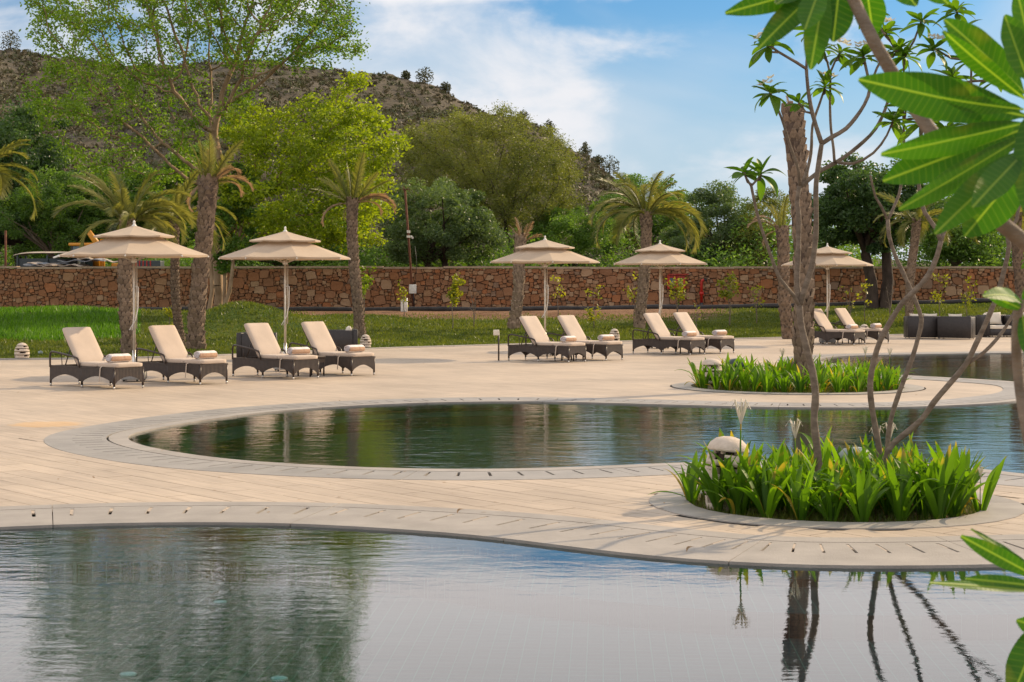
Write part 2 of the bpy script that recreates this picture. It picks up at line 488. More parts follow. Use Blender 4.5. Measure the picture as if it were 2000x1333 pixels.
def normals(A):
    T = np.roll(A, -1, 0) - np.roll(A, 1, 0)
    T /= np.linalg.norm(T, axis=1)[:, None]
    Nn = np.stack([T[:, 1], -T[:, 0]], 1)
    area = 0.5 * np.sum(A[:, 0] * np.roll(A[:, 1], -1) - np.roll(A[:, 0], -1) * A[:, 1])
    return Nn if area > 0 else -Nn      # outward


w1px = [(-400, 1056), (-200, 1041), (0, 1031), (150, 1025), (300, 1022), (500, 1022), (650, 1027), (780, 1035), (930, 1046), (1100, 1067),
        (1300, 1090), (1500, 1103), (1700, 1107), (1950, 1104), (2150, 1098), (2400, 1096)]
W1 = [G(*p) for p in w1px] + [Vector(p) for p in ((8.5, 11.4, 0), (9.6, 9.2, 0), (8.0, 6.8, 0), (5, 6.0, 0), (0, 5.8, 0), (-5, 6.2, 0), (-8.5, 7.6, 0), (-8.8, 10.5, 0), (-7.4, 12.6, 0))]
W1 = smooth_closed(resample(catmull(W1), 0.14), 5)
w2px = [(243, 858), (251, 849), (300, 838), (400, 821), (500, 808), (600, 799), (700, 793), (850, 787), (1000, 785), (1100, 786), (1300, 791),
        (1500, 796), (1700, 797), (1800, 795), (1935, 789), (1992, 783), (2050, 775), (2072, 764), (2045, 753), (1986, 747), (1920, 742.6),
        (1872, 739.6), (1752, 733), (1690, 722), (1630, 712), (1597, 704), (1620, 698), (1700, 694.5), (1800, 692.5), (2000, 690), (2200, 691),
        (2500, 700), (2700, 730), (2800, 800), (2700, 880), (2500, 930), (2250, 943), (2100, 938), (2000, 928), (1962, 925), (1900, 916),
        (1850, 911), (1750, 905), (1600, 901), (1450, 903), (1300, 907), (1150, 914), (1000, 918), (900, 919), (700, 915), (600, 910),
        (500, 904), (400, 894), (300, 878), (258, 867)]
W2 = smooth_closed(resample(catmull([G(*p) for p in w2px]), 0.14), 5)
PL1 = (2.89, 15.62, 1.335)
PL2 = (5.37, 32.85, 2.02)
PL3 = (2.0, 3.9, 0.55)


def circle(c, r, n=72):
    a = np.arange(n) * 2 * math.pi / n
    return np.stack([c[0] + r * np.cos(a), c[1] + r * np.sin(a)], 1)


edge_px = [-2600, -600, 0, 200, 400, 735, 900, 1200, 1440, 1540, 1770, 2000, 2600, 4600]
edge_py = [735, 712, 703, 701, 696, 681.5, 676.5, 668, 662.3, 660, 654.5, 652, 648, 640]
edge_d = [FP * EYE / (p - HZ) for p in edge_py]


def edge_of(px): return np.interp(px, edge_px, edge_d)


def poly_sheet(name, loops, z, mat, kind='structure'):
    lv = [[Vector((x, y, 0)) for x, y in L] for L in loops]
    tri = tessellate_polygon(lv)
    V = np.array([(p.x, p.y, z) for L in lv for p in L])
    F = []
    for a, b, c in tri:
        A, B, Cc = V[a], V[b], V[c]
        cr = (B[0] - A[0]) * (Cc[1] - A[1]) - (B[1] - A[1]) * (Cc[0] - A[0])
        F.append((a, b, c) if cr > 0 else (a, c, b))
    o = link(name, np_mesh(name, V, F, mat))
    if kind: o['kind'] = kind
    return o


PLDIR = Vector((0.64, -0.77, 0)).normalized()      # planks run along this
PLA = math.atan2(PLDIR.y, PLDIR.x)


def deck_mat(name, joints=True):
    m, t, out = newmat(name)
    g = N(t, 'ShaderNodeNewGeometry')
    oi = N(t, 'ShaderNodeObjectInfo')
    mpn = N(t, 'ShaderNodeMapping', {'Vector': g.outputs['Position'], 'Rotation': (0, 0, -PLA)})
    br = N(t, 'ShaderNodeTexBrick', {'Vector': mpn.outputs[0], 'Color1': (0.93, 0.93, 0.93, 1), 'Color2': (1.04, 1.04, 1.04, 1), 'Mortar': (0.64, 0.61, 0.59, 1),
                                     'Scale': 1.0, 'Mortar Size': 0.006 if joints else 0.0, 'Brick Width': 1.2, 'Row Height': 0.3, 'Bias': 0.0, 'Mortar Smooth': 0.3})
    st = N(t, 'ShaderNodeMapping', {'Vector': mpn.outputs[0], 'Scale': (0.9, 9.0, 1)})
    gr = N(t, 'ShaderNodeTexNoise', {'Vector': st.outputs[0], 'Scale': 1.5, 'Detail': 7.0, 'Roughness': 0.65})
    lg = N(t, 'ShaderNodeTexNoise', {'Vector': g.outputs['Position'], 'Scale': 0.35, 'Detail': 4.0})
    base = rampn(t, gr.outputs[0], [(0.28, (0.37, 0.302, 0.236)), (0.52, (0.475, 0.388, 0.297)), (0.74, (0.54, 0.446, 0.348))])
    if joints:
        base = mixc(t, 1.0, base, br.outputs[0], 'MULTIPLY')
    else:
        mrn = N(t, 'ShaderNodeMapRange', {'Value': oi.outputs['Random'], 'To Min': 0.93, 'To Max': 1.05})
        base = N(t, 'ShaderNodeHueSaturation', {'Value': mrn.outputs[0], 'Color': base}).outputs[0]
    dirt = rampn(t, lg.outputs[0], [(0.33, (0.80, 0.79, 0.78)), (0.5, (0.97, 0.96, 0.95)), (0.68, (1.06, 1.04, 1.01))])
    base = mixc(t, 1.0, base, dirt, 'MULTIPLY')
    # the yellow spill on the paving by the pool's left end
    sp = G(92, 829)
    stn = N(t, 'ShaderNodeMapping', {'Vector': g.outputs['Position'], 'Location': (-sp.x / 0.55, -sp.y / 0.55, 0), 'Scale': (1 / 0.55, 1 / 0.55, 1)})
    ln = N(t, 'ShaderNodeVectorMath', {0: stn.outputs[0]}, operation='LENGTH')
    lnn = N(t, 'ShaderNodeMath', {0: ln.outputs['Value'], 1: gr.outputs[0]}, operation='ADD')
    sf = N(t, 'ShaderNodeMapRange', {'Value': lnn.outputs[0], 'From Min': 1.25, 'From Max': 1.5, 'To Min': 0.5, 'To Max': 0.0})
    base = mixc(t, sf.outputs[0], base, (0.62, 0.36, 0.12))
    fine = N(t, 'ShaderNodeTexNoise', {'Vector': st.outputs[0], 'Scale': 14.0, 'Detail': 5.0})
    b = N(t, 'ShaderNodeBsdfPrincipled', {'Base Color': base, 'Roughness': 0.62, 'Specular IOR Level': 0.35})
    bp = N(t, 'ShaderNodeBump', {'Height': fine.outputs[0], 'Strength': 0.35, 'Distance': 0.004})
    t.links.new(bp.outputs[0], b.inputs['Normal'])
    t.links.new(b.outputs[0], out.inputs[0])
    return m


M_deck = deck_mat('deck_paving')
M_plank = deck_mat('deck_plank', False)

# far underlying ground, below everything, out to the horizon
gnd = MB(); gnd.add([(-3000, -800, -2.6), (3000, -800, -2.6), (3000, 5000, -2.6), (-3000, 5000, -2.6)], [(0, 1, 2, 3)])
gnd.build('ground', M_soil)['kind'] = 'structure'

outer = [(-75, -14), (62, -14)]
ed = [(x, FP * EYE / (y - HZ)) for x, y in zip(edge_px, edge_py)]
epts = [Vector(((px - 1000) / FP * d, d, 0)) for px, d in ed]
epts = catmull(epts, closed=False, step=0.6)
EDGE = np.array([(p.x, p.y) for p in epts])
outer = [(EDGE[0][0], -14), (EDGE[-1][0], -14)] + [tuple(p) for p in EDGE[::-1]]
_n1, _n2 = normals(W1), normals(W2)
deck = poly_sheet('deck', [outer, W1 + _n1 * 1.22, W2 + _n2 * 0.95, circle(PL1, PL1[2]), circle(PL2, PL2[2]), circle(PL3, PL3[2])], 0.0, M_deck)


def inside(poly, X, Y):
    c = np.zeros(np.shape(X), bool); n = len(poly); j = n - 1
    for i in range(n):
        xi, yi = poly[i]; xj, yj = poly[j]
        hit = ((yi > Y) != (yj > Y)) & (X < (xj - xi) * (Y - yi) / (yj - yi + 1e-12) + xi)
        c ^= hit; j = i
    return c


# planks that can be told apart: the strip between the two pools and round the near planter
N1, N2 = normals(W1), normals(W2)
K1, K2 = W1 + N1 * 0.55, W2 + N2 * 0.5
cell = 0.3
plank_meshes = {}
pl_list = []
ca, sa_ = math.cos(PLA), math.sin(PLA)
vi = []
for row in range(-60, 90):
    v0 = row * 0.3
    off = (0.5 if row % 2 else 0.0) * 1.2
    for col in range(-40, 40):
        u0 = col * 1.2 + off
        cu, cv = u0 + 0.6, v0 + 0.15
        x, y = cu * ca - cv * sa_, cu * sa_ + cv * ca
        if 12.0 < y < 21.8 and abs(x) < 0.31 * y + 0.5:
            vi.append((u0, v0))
vi = np.array(vi)
keep = []
for k in range(4):
    ok = np.ones(len(vi), bool)
    for du in (0.0, 0.3):
        for dv in (0.0, 0.3):
            U, Vv = vi[:, 0] + k * 0.3 + du, vi[:, 1] + dv
            X, Y = U * ca - Vv * sa_, U * sa_ + Vv * ca
            ok &= ~inside(K1, X, Y) & ~inside(K2, X, Y) & (np.hypot(X - PL1[0], Y - PL1[1]) > PL1[2] + 0.1)
    keep.append(ok)
keep = np.array(keep).T
for (u0, v0), kk in zip(vi, keep):
    k = 0
    while k < 4:
        if kk[k]:
            k1 = k
            while k1 < 4 and kk[k1]: k1 += 1
            pl_list.append((u0 + k * 0.3, v0, k1 - k)); k = k1
        else:
            k += 1
pl_list.sort(key=lambda q: -(q[2] / max(6, (q[0] * sa_ + q[1] * ca)) ** 3))
rest = MB()
for i, (u, v, k) in enumerate(pl_list):
    g_ = 0.005
    L = k * 0.3
    cx, cy = (u + L / 2) * ca - (v + 0.15) * sa_, (u + L / 2) * sa_ + (v + 0.15) * ca
    if i < 290:
        if k not in plank_meshes:
            q = MB(); q.box((0, 0, 0), (L - 2 * g_, 0.3 - 2 * g_, 0.012)); plank_meshes[k] = q.mesh('plank', M_plank)
        o = link('plank', plank_meshes[k], deck)
        o.location = (cx, cy, 0.0 + random.uniform(0, 0.0012)); o.rotation_euler = (0, 0, PLA)
    else:
        rest.box((0, 0, 0), (L - 2 * g_, 0.3 - 2 * g_, 0.012), M=Matrix.Translation((cx, cy, 0)) @ Matrix.Rotation(PLA, 4, 'Z'))
if rest.v:
    rest.build('planks', M_plank, deck)['kind'] = 'stuff'


def ring_strip(A, Nn, o0, o1, z):
    """closed strip between two offsets"""
    a, b = A + Nn * o0, A + Nn * o1
    n = len(A)
    V = np.vstack([np.c_[a, np.full(n, z)], np.c_[b, np.full(n, z)]])
    i = np.arange(n); j = (i + 1) % n
    return V, np.stack([i, i + n, j + n, j], 1)


def coping(parent_name, A, bands, seg_len, mat, zt=0.0105, smin=-0.03):
    """stones of a coping: each stone spans seg_len along the edge and o0..o1 outward,
    with slots cut through where asked: bands = (o0,o1,slot0,slot1) ; slot every 0.28 m"""
    o0, o1, s0, s1, mt = bands
    L = resample([Vector((p[0], p[1], 0)) for p in A], 0.02 if False else 0.28)
    L = smooth_closed(L, 1)
    Nn = normals(L)
    n = len(L)
    stones = []
    per = max(1, int(seg_len / 0.28))
    for st in range(0, n, per):
        mb = MB()
        cnt = min(per, n - st)
        us = []
        for q in range(cnt):
            us += [(q, 0.0), (q, 0.45)] + ([(q, 0.55)] if s0 is not None else [])
        us.append((cnt, 0.0))
        rows = [o0, s0, s1, o1] if s0 is not None else [o0, o1]
        vs = []
        def pt(u, f, off):
            i = (st + u) % n; j = (i + 1) % n
            # slots lie square to the edge
            p = L[i] * (1 - f) + L[j] * f; nn = Nn[i] * (1 - f) + Nn[j] * f
            return p + nn * off
        for idx, (u, f) in enumerate(us):
            sh = 0.0
            if idx == 0: f2 = f + 0.012
            elif idx == len(us) - 1: u, f2 = u - 1, 0.988
            else: f2 = f
            for off in rows:
                p = pt(u, f2, off); vs.append((p[0], p[1], zt))
            for off in rows:
                p = pt(u, f2, off); vs.append((p[0], p[1], smin))
        m_ = len(rows); fs = []
        for c in range(len(us) - 1):
            slotcol = s0 is not None and us[c][1] == 0.45
            a, b = c * 2 * m_, (c + 1) * 2 * m_
            for r in range(m_ - 1):
                if slotcol and r == 1:
                    fs.append((a + 1, b + 1, b + m_ + 1, a + m_ + 1)); fs.append((a + 2, a + m_ + 2, b + m_ + 2, b + 2))
                    fs.append((a + 1, a + m_ + 1, a + m_ + 2, a + 2)); fs.append((b + 1, b + 2, b + m_ + 2, b + m_ + 1))
                    continue
                fs.append((a + r, a + r + 1, b + r + 1, b + r))
            fs.append((a, b, b + m_, a + m_)); e = m_ - 1
            fs.append((a + e, a + m_ + e, b + m_ + e, b + e))
        for a in (0, (len(us) - 1) * 2 * m_):
            fs.append((a, a + m_ - 1, a + 2 * m_ - 1, a + m_))
        mb.add(vs, fs)
        stones.append(mb)
    for mb in stones:
        mb.build('coping_stone', mt, parent_name)


def bed(name, A, Nn, o0, o1, z, mat):
    V, F = ring_strip(A, Nn, o0, o1, z)
    o = link(name, np_mesh(name, V, F, mat)); o['kind'] = 'structure'
    return o


bed1 = bed('pool_coping', W1, N1, -0.0, 1.24, -0.10, M_darkgap)
coping(bed1, W1, (-0.03, 1.03, 0.52, 0.96, M_coping), 2.1, None, smin=-0.095)
coping(bed1, W1, (1.055, 1.30, None, None, M_coping), 2.1, None, smin=-0.095)
bed2 = bed('overflow_coping', W2, N2, -0.0, 0.97, -0.10, M_darkgap)
coping(bed2, W2, (-0.03, 0.21, None, None, M_coping), 2.1, None, smin=-0.095)
coping(bed2, W2, (0.24, 1.0, 0.30, 0.66, M_coping2), 2.1, None, smin=-0.095)
for c, nm in ((PL1, 'planter_rim'), (PL2, 'planter_rim')):
    A = circle(c, c[2], 110); Nn = normals(A)
    b3 = bed(nm, A, Nn, -0.0, 0.36, 0.003, M_darkgap)
    b3['label'] = 'pale stone rim round a planting bed'
    coping(b3, A, (-0.02, 0.34, None, None, M_coping), 1.7, None, zt=0.014, smin=-0.25)
for c in (PL1, PL2, PL3):
    poly_sheet('planting_soil', [circle(c, c[2] + 0.02)], -0.05, M_soil)


# pool basins and water
def tile_mat(c1=(0.003, 0.038, 0.052, 1), c2=(0.005, 0.058, 0.072, 1), mo=(0.10, 0.24, 0.19, 1)):
    m, t, out = newmat('pool_tile')
    tcn = N(t, 'ShaderNodeTexCoord')
    mpn = N(t, 'ShaderNodeMapping', {'Vector': tcn.outputs['Object'], 'Rotation': (0, 0, R(3))})
    br = N(t, 'ShaderNodeTexBrick', {'Vector': mpn.outputs[0], 'Color1': c1, 'Color2': c2, 'Mortar': mo,
                                     'Scale': 1.0, 'Mortar Size': 0.0035, 'Brick Width': 0.1, 'Row Height': 0.1, 'Mortar Smooth': 0.2}, offset=0.0)
    nz = N(t, 'ShaderNodeTexNoise', {'Vector': tcn.outputs['Object'], 'Scale': 0.8, 'Detail': 4.0})
    v = rampn(t, nz.outputs[0], [(0.3, (0.75, 0.75, 0.75)), (0.7, (1.2, 1.2, 1.2))])
    c = mixc(t, 1.0, br.outputs[0], v, 'MULTIPLY')
    b = N(t, 'ShaderNodeBsdfPrincipled', {'Base Color': c, 'Roughness': 0.4})
    t.links.new(b.outputs[0], out.inputs[0])
    return m


def water_mat(name, ripple, scale, tint, patch=False, ior=1.46):
    m, t, out = newmat(name)
    g = N(t, 'ShaderNodeNewGeometry')
    mpn = N(t, 'ShaderNodeMapping', {'Vector': g.outputs['Position'], 'Scale': (0.55, 1.0, 1.0), 'Rotation': (0, 0, R(8))})
    a = N(t, 'ShaderNodeTexNoise', {'Vector': mpn.outputs[0], 'Scale': scale, 'Detail': 4.0, 'Roughness': 0.55, 'Distortion': 0.4})
    b = N(t, 'ShaderNodeTexNoise', {'Vector': mpn.outputs[0], 'Scale': scale * 0.3, 'Detail': 2.0, 'Distortion': 0.5})
    s = N(t, 'ShaderNodeMath', {0: a.outputs[0], 1: 0.5}, operation='MULTIPLY')
    s2 = N(t, 'ShaderNodeMath', {0: b.outputs[0], 1: 0.6}, operation='MULTIPLY')
    h = N(t, 'ShaderNodeMath', {0: s.outputs[0], 1: s2.outputs[0]}, operation='ADD')
    st = ripple
    if patch:   # breeze ruffles the left part, the right lies calm
        sx = N(t, 'ShaderNodeSeparateXYZ', {0: g.outputs['Position']})
        wv = N(t, 'ShaderNodeTexNoise', {'Vector': g.outputs['Position'], 'Scale': 0.45, 'Detail': 2.0})
        ad = N(t, 'ShaderNodeMath', {0: wv.outputs[0], 1: 2.6, 2: -1.3}, operation='MULTIPLY_ADD')
        xx = N(t, 'ShaderNodeMath', {0: sx.outputs[0], 1: ad.outputs[0]}, operation='ADD')
        st = N(t, 'ShaderNodeMapRange', {'Value': xx.outputs[0], 'From Min': -0.2, 'From Max': -2.2, 'To Min': ripple * 0.22, 'To Max': ripple}, interpolation_type='SMOOTHSTEP').outputs[0]
    bp = N(t, 'ShaderNodeBump', {'Height': h.outputs[0], 'Strength': st, 'Distance': 0.05})
    fr = N(t, 'ShaderNodeFresnel', {'IOR': ior, 'Normal': bp.outputs[0]})
    gl = N(t, 'ShaderNodeBsdfGlossy', {'Color': (1, 1, 1, 1), 'Roughness': 0.015, 'Normal': bp.outputs[0]})
    rf = N(t, 'ShaderNodeBsdfTransparent', {'Color': tint + (1,)})
    mx = N(t, 'ShaderNodeMixShader', {0: fr.outputs[0], 1: rf.outputs[0], 2: gl.outputs[0]})
    t.links.new(mx.outputs[0], out.inputs[0])
    return m


M_tile = tile_mat()
M_tile2 = tile_mat((0.004, 0.060, 0.052, 1), (0.007, 0.080, 0.068, 1), (0.02, 0.11, 0.09, 1))
for A, nm, wm in ((W1, 'near_pool', water_mat('near_water', 0.11, 8.0, (0.45, 0.98, 1.0), True)),
                  (W2, 'far_pool', water_mat('far_water', 0.17, 5.0, (0.45, 0.92, 0.80), False, 1.31))):
    mt_ = M_tile if A is W1 else M_tile2
    fl = poly_sheet(nm + '_basin', [A], -0.31, mt_)
    n = len(A); i = np.arange(n); j = (i + 1) % n
    A2 = A - normals(A) * 0.012
    V = np.vstack([np.c_[A2, np.full(n, 0.001)], np.c_[A2, np.full(n, -0.32)]])
    w = link('basin_wall', np_mesh('basin_wall', V, np.stack([i, i + n, j + n, j], 1), mt_), fl)
    poly_sheet('water_surface', [A], -0.012, wm)
    V_, F_ = ring_strip(A2, normals(A2), -1.0, -0.001, -0.15); link('underwater_ledge', np_mesh('underwater_ledge', V_, F_, mt_), fl)
    V_ = np.vstack([V_[:n], V_[:n] - np.array([0, 0, .17])]); link('ledge_riser', np_mesh('ledge_riser', V_, F_, mt_), fl)

# pale floor lights at the bottom of the near pool
for px, py in ((250, 1316), (545, 1324), (430, 1175)):
    q = G(px, py, -.3)
    mb = MB(); mb.lathe([(0.05, -.31), (0.05, -.302), (0.04, -.298), (0.0, -.298)], 14)
    o = mb.build('pool_light', M_white)
    o.location = (q.x, q.y, 0)
    tag(o, {250: 'small round pale fitting on the near pool floor, farthest left', 545: 'small round pale fitting on the near pool floor, lowest in the frame', 430: 'round pale fitting under the ruffled middle of the near pool'}[px], 'pool light', 'round fittings on the pool floor')


# lawn and the ground behind it
def base_z(px): return np.interp(px, [-800, 0, 1000, 1500, 2000, 2800], [0.6, 0.68, 0.72, 0.85, 1.12, 1.2])


def hashnoise(x, y):
    return (np.sin(x * 1.7 + y * 0.9) + np.sin(x * 0.63 - y * 1.31 + 2.0) + np.sin(x * 3.1 + 1.0) * np.sin(y * 2.3)) / 3


def terr(x, y):
    px = 1000 + FP * x / y
    e = edge_of(px); b = base_z(px)
    t = np.clip((y - e) / (75 - e), 0, 1)
    z = b * t ** 1.25
    z = z + 0.95 * np.exp(-((x + 9.4) / 2.1) ** 2 - ((y - 60.5) / 3.6) ** 2) + 0.35 * np.exp(-((x + 5.6) / 2.0) ** 2 - ((y - 64) / 4.0) ** 2)
    z = z + 0.30 * np.exp(-((x + 18.5) / 5.0) ** 2 - ((y - 68) / 5.0) ** 2)
    z = z + 0.06 * hashnoise(x, y) * np.clip(t * 6, 0, 1) * np.clip((76 - y) / 4, 0.2, 1)
    return np.where(y > 79, z * 0.8, z)


def lawn_mat():
    m, t, out = newmat('lawn_turf')
    g = N(t, 'ShaderNodeNewGeometry')
    at = N(t, 'ShaderNodeAttribute', attribute_name='soil')
    a = N(t, 'ShaderNodeTexNoise', {'Vector': g.outputs['Position'], 'Scale': 0.5, 'Detail': 6.0, 'Roughness': 0.6})
    b = N(t, 'ShaderNodeTexNoise', {'Vector': g.outputs['Position'], 'Scale': 9.0, 'Detail': 6.0, 'Roughness': 0.7})
    s = N(t, 'ShaderNodeMath', {0: a.outputs[0], 1: b.outputs[0]}, operation='ADD')
    gc = rampn(t, s.outputs[0], [(0.0, (0.03, 0.07, 0.01)), (0.75, (0.045, 0.095, 0.012)), (1.0, (0.10, 0.15, 0.02)), (1.0, (0.10, 0.15, 0.02))])
    hh = N(t, 'ShaderNodeMapRange', {'Value': s.outputs[0], 'From Min': 0.75, 'From Max': 1.25})
    gc = rampn(t, hh.outputs[0], [(0.0, (0.030, 0.062, 0.010)), (0.5, (0.07, 0.11, 0.017)), (1.0, (0.17, 0.17, 0.04))])
    sc = rampn(t, hh.outputs[0], [(0.2, (0.16, 0.085, 0.045)), (0.8, (0.30, 0.18, 0.11))])
    sm = N(t, 'ShaderNodeMath', {0: at.outputs['Fac'], 1: b.outputs[0]}, operation='ADD')
    sf = N(t, 'ShaderNodeMapRange', {'Value': sm.outputs[0], 'From Min': 0.9, 'From Max': 1.15})
    c = mixc(t, sf.outputs[0], gc, sc)
    bp = N(t, 'ShaderNodeBump', {'Height': b.outputs[0], 'Strength': 1.0, 'Distance': 0.12})
    d = N(t, 'ShaderNodeBsdfPrincipled', {'Base Color': c, 'Roughness': 0.95, 'Specular IOR Level': 0.1, 'Normal': bp.outputs[0]})
    t.links.new(d.outputs[0], out.inputs[0])
    return m


def soil_mask(x, y):
    px = 1000 + FP * x / y
    s = np.interp(y, [65.5, 69.0, 73, 80], [0, 0.55, 0.9, 0.9]) * np.interp(px, [480, 620, 1350, 1480], [0.15, 1, 1, 0.25])
    s = s + 0.9 * (y > 79.5)
    return s


cols = np.concatenate([np.linspace(-2600, -200, 25), np.linspace(-150, 2150, 140), np.linspace(2200, 4600, 25)])
tt = np.linspace(0, 1, 64)
X = []; Y = []
for c_ in cols:
    e = edge_of(c_) if True else 0
    ex = (c_ - 1000) / FP
    yy = (e - 0.10) + (81 - e) * tt
    X.append(ex * yy); Y.append(yy)
X = np.array(X); Y = np.array(Y); Z = terr(X, Y)
Z[:, 0] = -0.03
nr = len(tt)
ii = np.arange(len(cols) - 1)[:, None] * nr + np.arange(nr - 1)[None, :]
F = np.stack([ii, ii + nr, ii + nr + 1, ii + 1], -1).reshape(-1, 4)
me = np_mesh('lawn', np.stack([X, Y, Z], -1).reshape(-1, 3), F, lawn_mat(), True)
at = me.attributes.new('soil', 'FLOAT', 'POINT'); at.data.foreach_set('value', soil_mask(X, Y).ravel().astype(np.float32))
lawn = link('lawn', me); lawn['kind'] = 'structure'

# kerb strip along the lawn's edge
V = []; n = len(EDGE)
for p in EDGE: V.append((p[0], p[1] + 0.02, 0.035))
for p in EDGE: V.append((p[0], p[1] - 0.25, 0.035))
for p in EDGE: V.append((p[0], p[1] - 0.25, -0.01))
F = [(i, i + n, i + n + 1, i + 1) for i in range(n - 1)] + [(i + n, i + 2 * n, i + 2 * n + 1, i + n + 1) for i in range(n - 1)]
link('kerb', np_mesh('kerb', V, F, M_coping))['kind'] = 'structure'

# hillside
rid_px = [-3000, -900, -400, 0, 60, 130, 250, 500, 600, 700, 760, 850, 900, 960, 1000, 1060, 1100, 1150, 1200, 1260, 1330, 1500, 2400, 5200]
rid_py = [300, 60, 60, 92, 100, 118, 132, 118, 128, 140, 150, 172, 200, 225, 232, 255, 290, 308, 345, 395, 440, 500, 530, 535]
cols = np.concatenate([np.linspace(-3000, -150, 40), np.linspace(-120, 1500, 200), np.linspace(1530, 5200, 40)])
rows = np.concatenate([np.linspace(80.5, 300, 90), np.linspace(306, 420, 20)])


def hill_z(px, d):
    H = np.interp(px, rid_px, rid_py)
    top = EYE + (HZ - H) / FP * 300
    s = np.clip((d - 118) / (300 - 118), 0, 1)
    z = 0.55 + (top - 0.55) * (s ** 1.12)
    x = (px - 1000) / FP * d
    bumps = 1.0 * np.sin(x * 0.11 + d * 0.05) + 0.7 * np.sin(x * 0.23 - d * 0.09 + 1.3) + 0.35 * np.sin(x * 0.6 + d * 0.3)
    z = z + bumps * np.clip(s * 3, 0, 1) * np.clip(top / 20, 0, 1) * (1 - 0.75 * np.clip((s - 0.85) / 0.15, 0, 1))
    return np.where(d > 300, z - (d - 300) * 0.22, z)


PX, DD = np.meshgrid(cols, rows, indexing='ij')
Z = hill_z(PX, DD) + rng.normal(0, 0.12, PX.shape) * (DD > 130)
Xh = (PX - 1000) / FP * DD
nr = len(rows)
ii = np.arange(len(cols) - 1)[:, None] * nr + np.arange(nr - 1)[None, :]
F = np.stack([ii, ii + nr, ii + nr + 1, ii + 1], -1).reshape(-1, 4)
M_hill = stone('hill_earth', [(0.045, 0.036, 0.024), (0.075, 0.062, 0.040), (0.115, 0.095, 0.062)], 0.09, 0.95, 1.0, 0.7, detail=9, dist=0.6)
link('hillside', np_mesh('hillside', np.stack([Xh, DD, Z], -1).reshape(-1, 3), F, M_hill, True))['kind'] = 'structure'


# ------------------------------------------------------------------ leaves and trees
def leaf_quads(Cn, L, Wd, droop=0.0, flat=0.3):
    """rhombic leaves at centres Cn; returns V,F"""
    n = len(Cn)
    d = rng.normal(size=(n, 3)); d[:, 2] = d[:, 2] * 0.7 - droop
    d /= np.linalg.norm(d, axis=1)[:, None]
    r = rng.normal(size=(n, 3)); r[:, 2] *= flat
    s = np.cross(d, r); s /= np.linalg.norm(s, axis=1)[:, None] + 1e-9
    l = (L * rng.uniform(0.6, 1.3, n))[:, None]; w = (Wd * rng.uniform(0.7, 1.2, n))[:, None]
    a = Cn - d * l / 2; b = Cn + s * w / 2; c = Cn + d * l / 2; e = Cn - s * w / 2
    V = np.stack([a, b, c, e], 1).reshape(-1, 3)
    F = np.arange(n * 4).reshape(-1, 4)
    return V, F


def colonize(nodes, par, A, step, infl, kill, iters, bias=(0, 0, 0.15), jit=0.12):
    nodes = [np.array(v, float) for v in nodes]; par = list(par)
    A = np.array(A)
    near = np.zeros(len(A), int); nd = np.full(len(A), 1e9)

    def upd(i0):
        for i in range(i0, len(nodes)):
            dd = np.linalg.norm(A - nodes[i], axis=1)
            m = dd < nd
            nd[m] = dd[m]; near[m] = i
    upd(0)
    bias = np.array(bias)
    for it in range(iters):
        act = nd < infl
        if not act.any(): break
        NA = np.array(nodes)
        idx = near[act]
        v = A[act] - NA[idx]
        v /= np.linalg.norm(v, axis=1)[:, None] + 1e-9
        acc = np.zeros((len(nodes), 3)); np.add.at(acc, idx, v)
        u = np.unique(idx); i0 = len(nodes)
        for k in u:
            dv = acc[k] / (np.linalg.norm(acc[k]) + 1e-9) + bias + rng.normal(0, jit, 3)
            dv /= np.linalg.norm(dv)
            nodes.append(nodes[k] + dv * step); par.append(int(k))
        upd(i0)
        cnt = np.bincount(np.array(par[1:]), minlength=len(nodes))
        alive = (nd > kill) & (cnt[near] < 4)
        A = A[alive]; near = near[alive]; nd = nd[alive]
        if len(A) == 0: break
    return np.array(nodes), np.array(par)


def limb_mesh(name, nodes, par, tip, power, mat, rmax, ns=5):
    n = len(nodes)
    load = np.zeros(n); child = np.zeros(n, int)
    for i in range(n - 1, 0, -1):
        if child[i] == 0: load[i] = tip ** power
        load[par[i]] += load[i]; child[par[i]] += 1
    if child[0] == 0: load[0] = tip ** power
    rad = np.minimum(load ** (1 / power), rmax)
    D = np.zeros((n, 3))
    D[1:] = nodes[1:] - nodes[par[1:]]; D[0] = D[1]
    D /= np.linalg.norm(D, axis=1)[:, None] + 1e-9
    ref = np.where(np.abs(D[:, 0:1]) < 0.8, np.array([[1.0, 0, 0]]), np.array([[0, 1.0, 0]]))
    U = np.cross(D, ref); U /= np.linalg.norm(U, axis=1)[:, None]; Wv = np.cross(D, U)
    # start ring (thinner child at parent position) + end ring for every edge
    ang = np.arange(ns) * 2 * math.pi / ns
    ringdir = U[:, None, :] * np.cos(ang)[None, :, None] + Wv[:, None, :] * np.sin(ang)[None, :, None]
    i = np.arange(1, n)
    r0 = np.minimum(rad[par[i]], rad[i] * 1.25)
    Va = nodes[par[i]][:, None, :] + ringdir[i] * r0[:, None, None]
    Vb = nodes[i][:, None, :] + ringdir[i] * rad[i][:, None, None]
    V = np.concatenate([Va, Vb], 1).reshape(-1, 3)
    b = (np.arange(len(i)) * 2 * ns)[:, None]; k = np.arange(ns)[None, :]; k2 = (k + 1) % ns
    F = np.stack([b + k, b + k2, b + ns + k2, b + ns + k], -1).reshape(-1, 4)
    return np_mesh(name, V, F, mat, True), rad, child


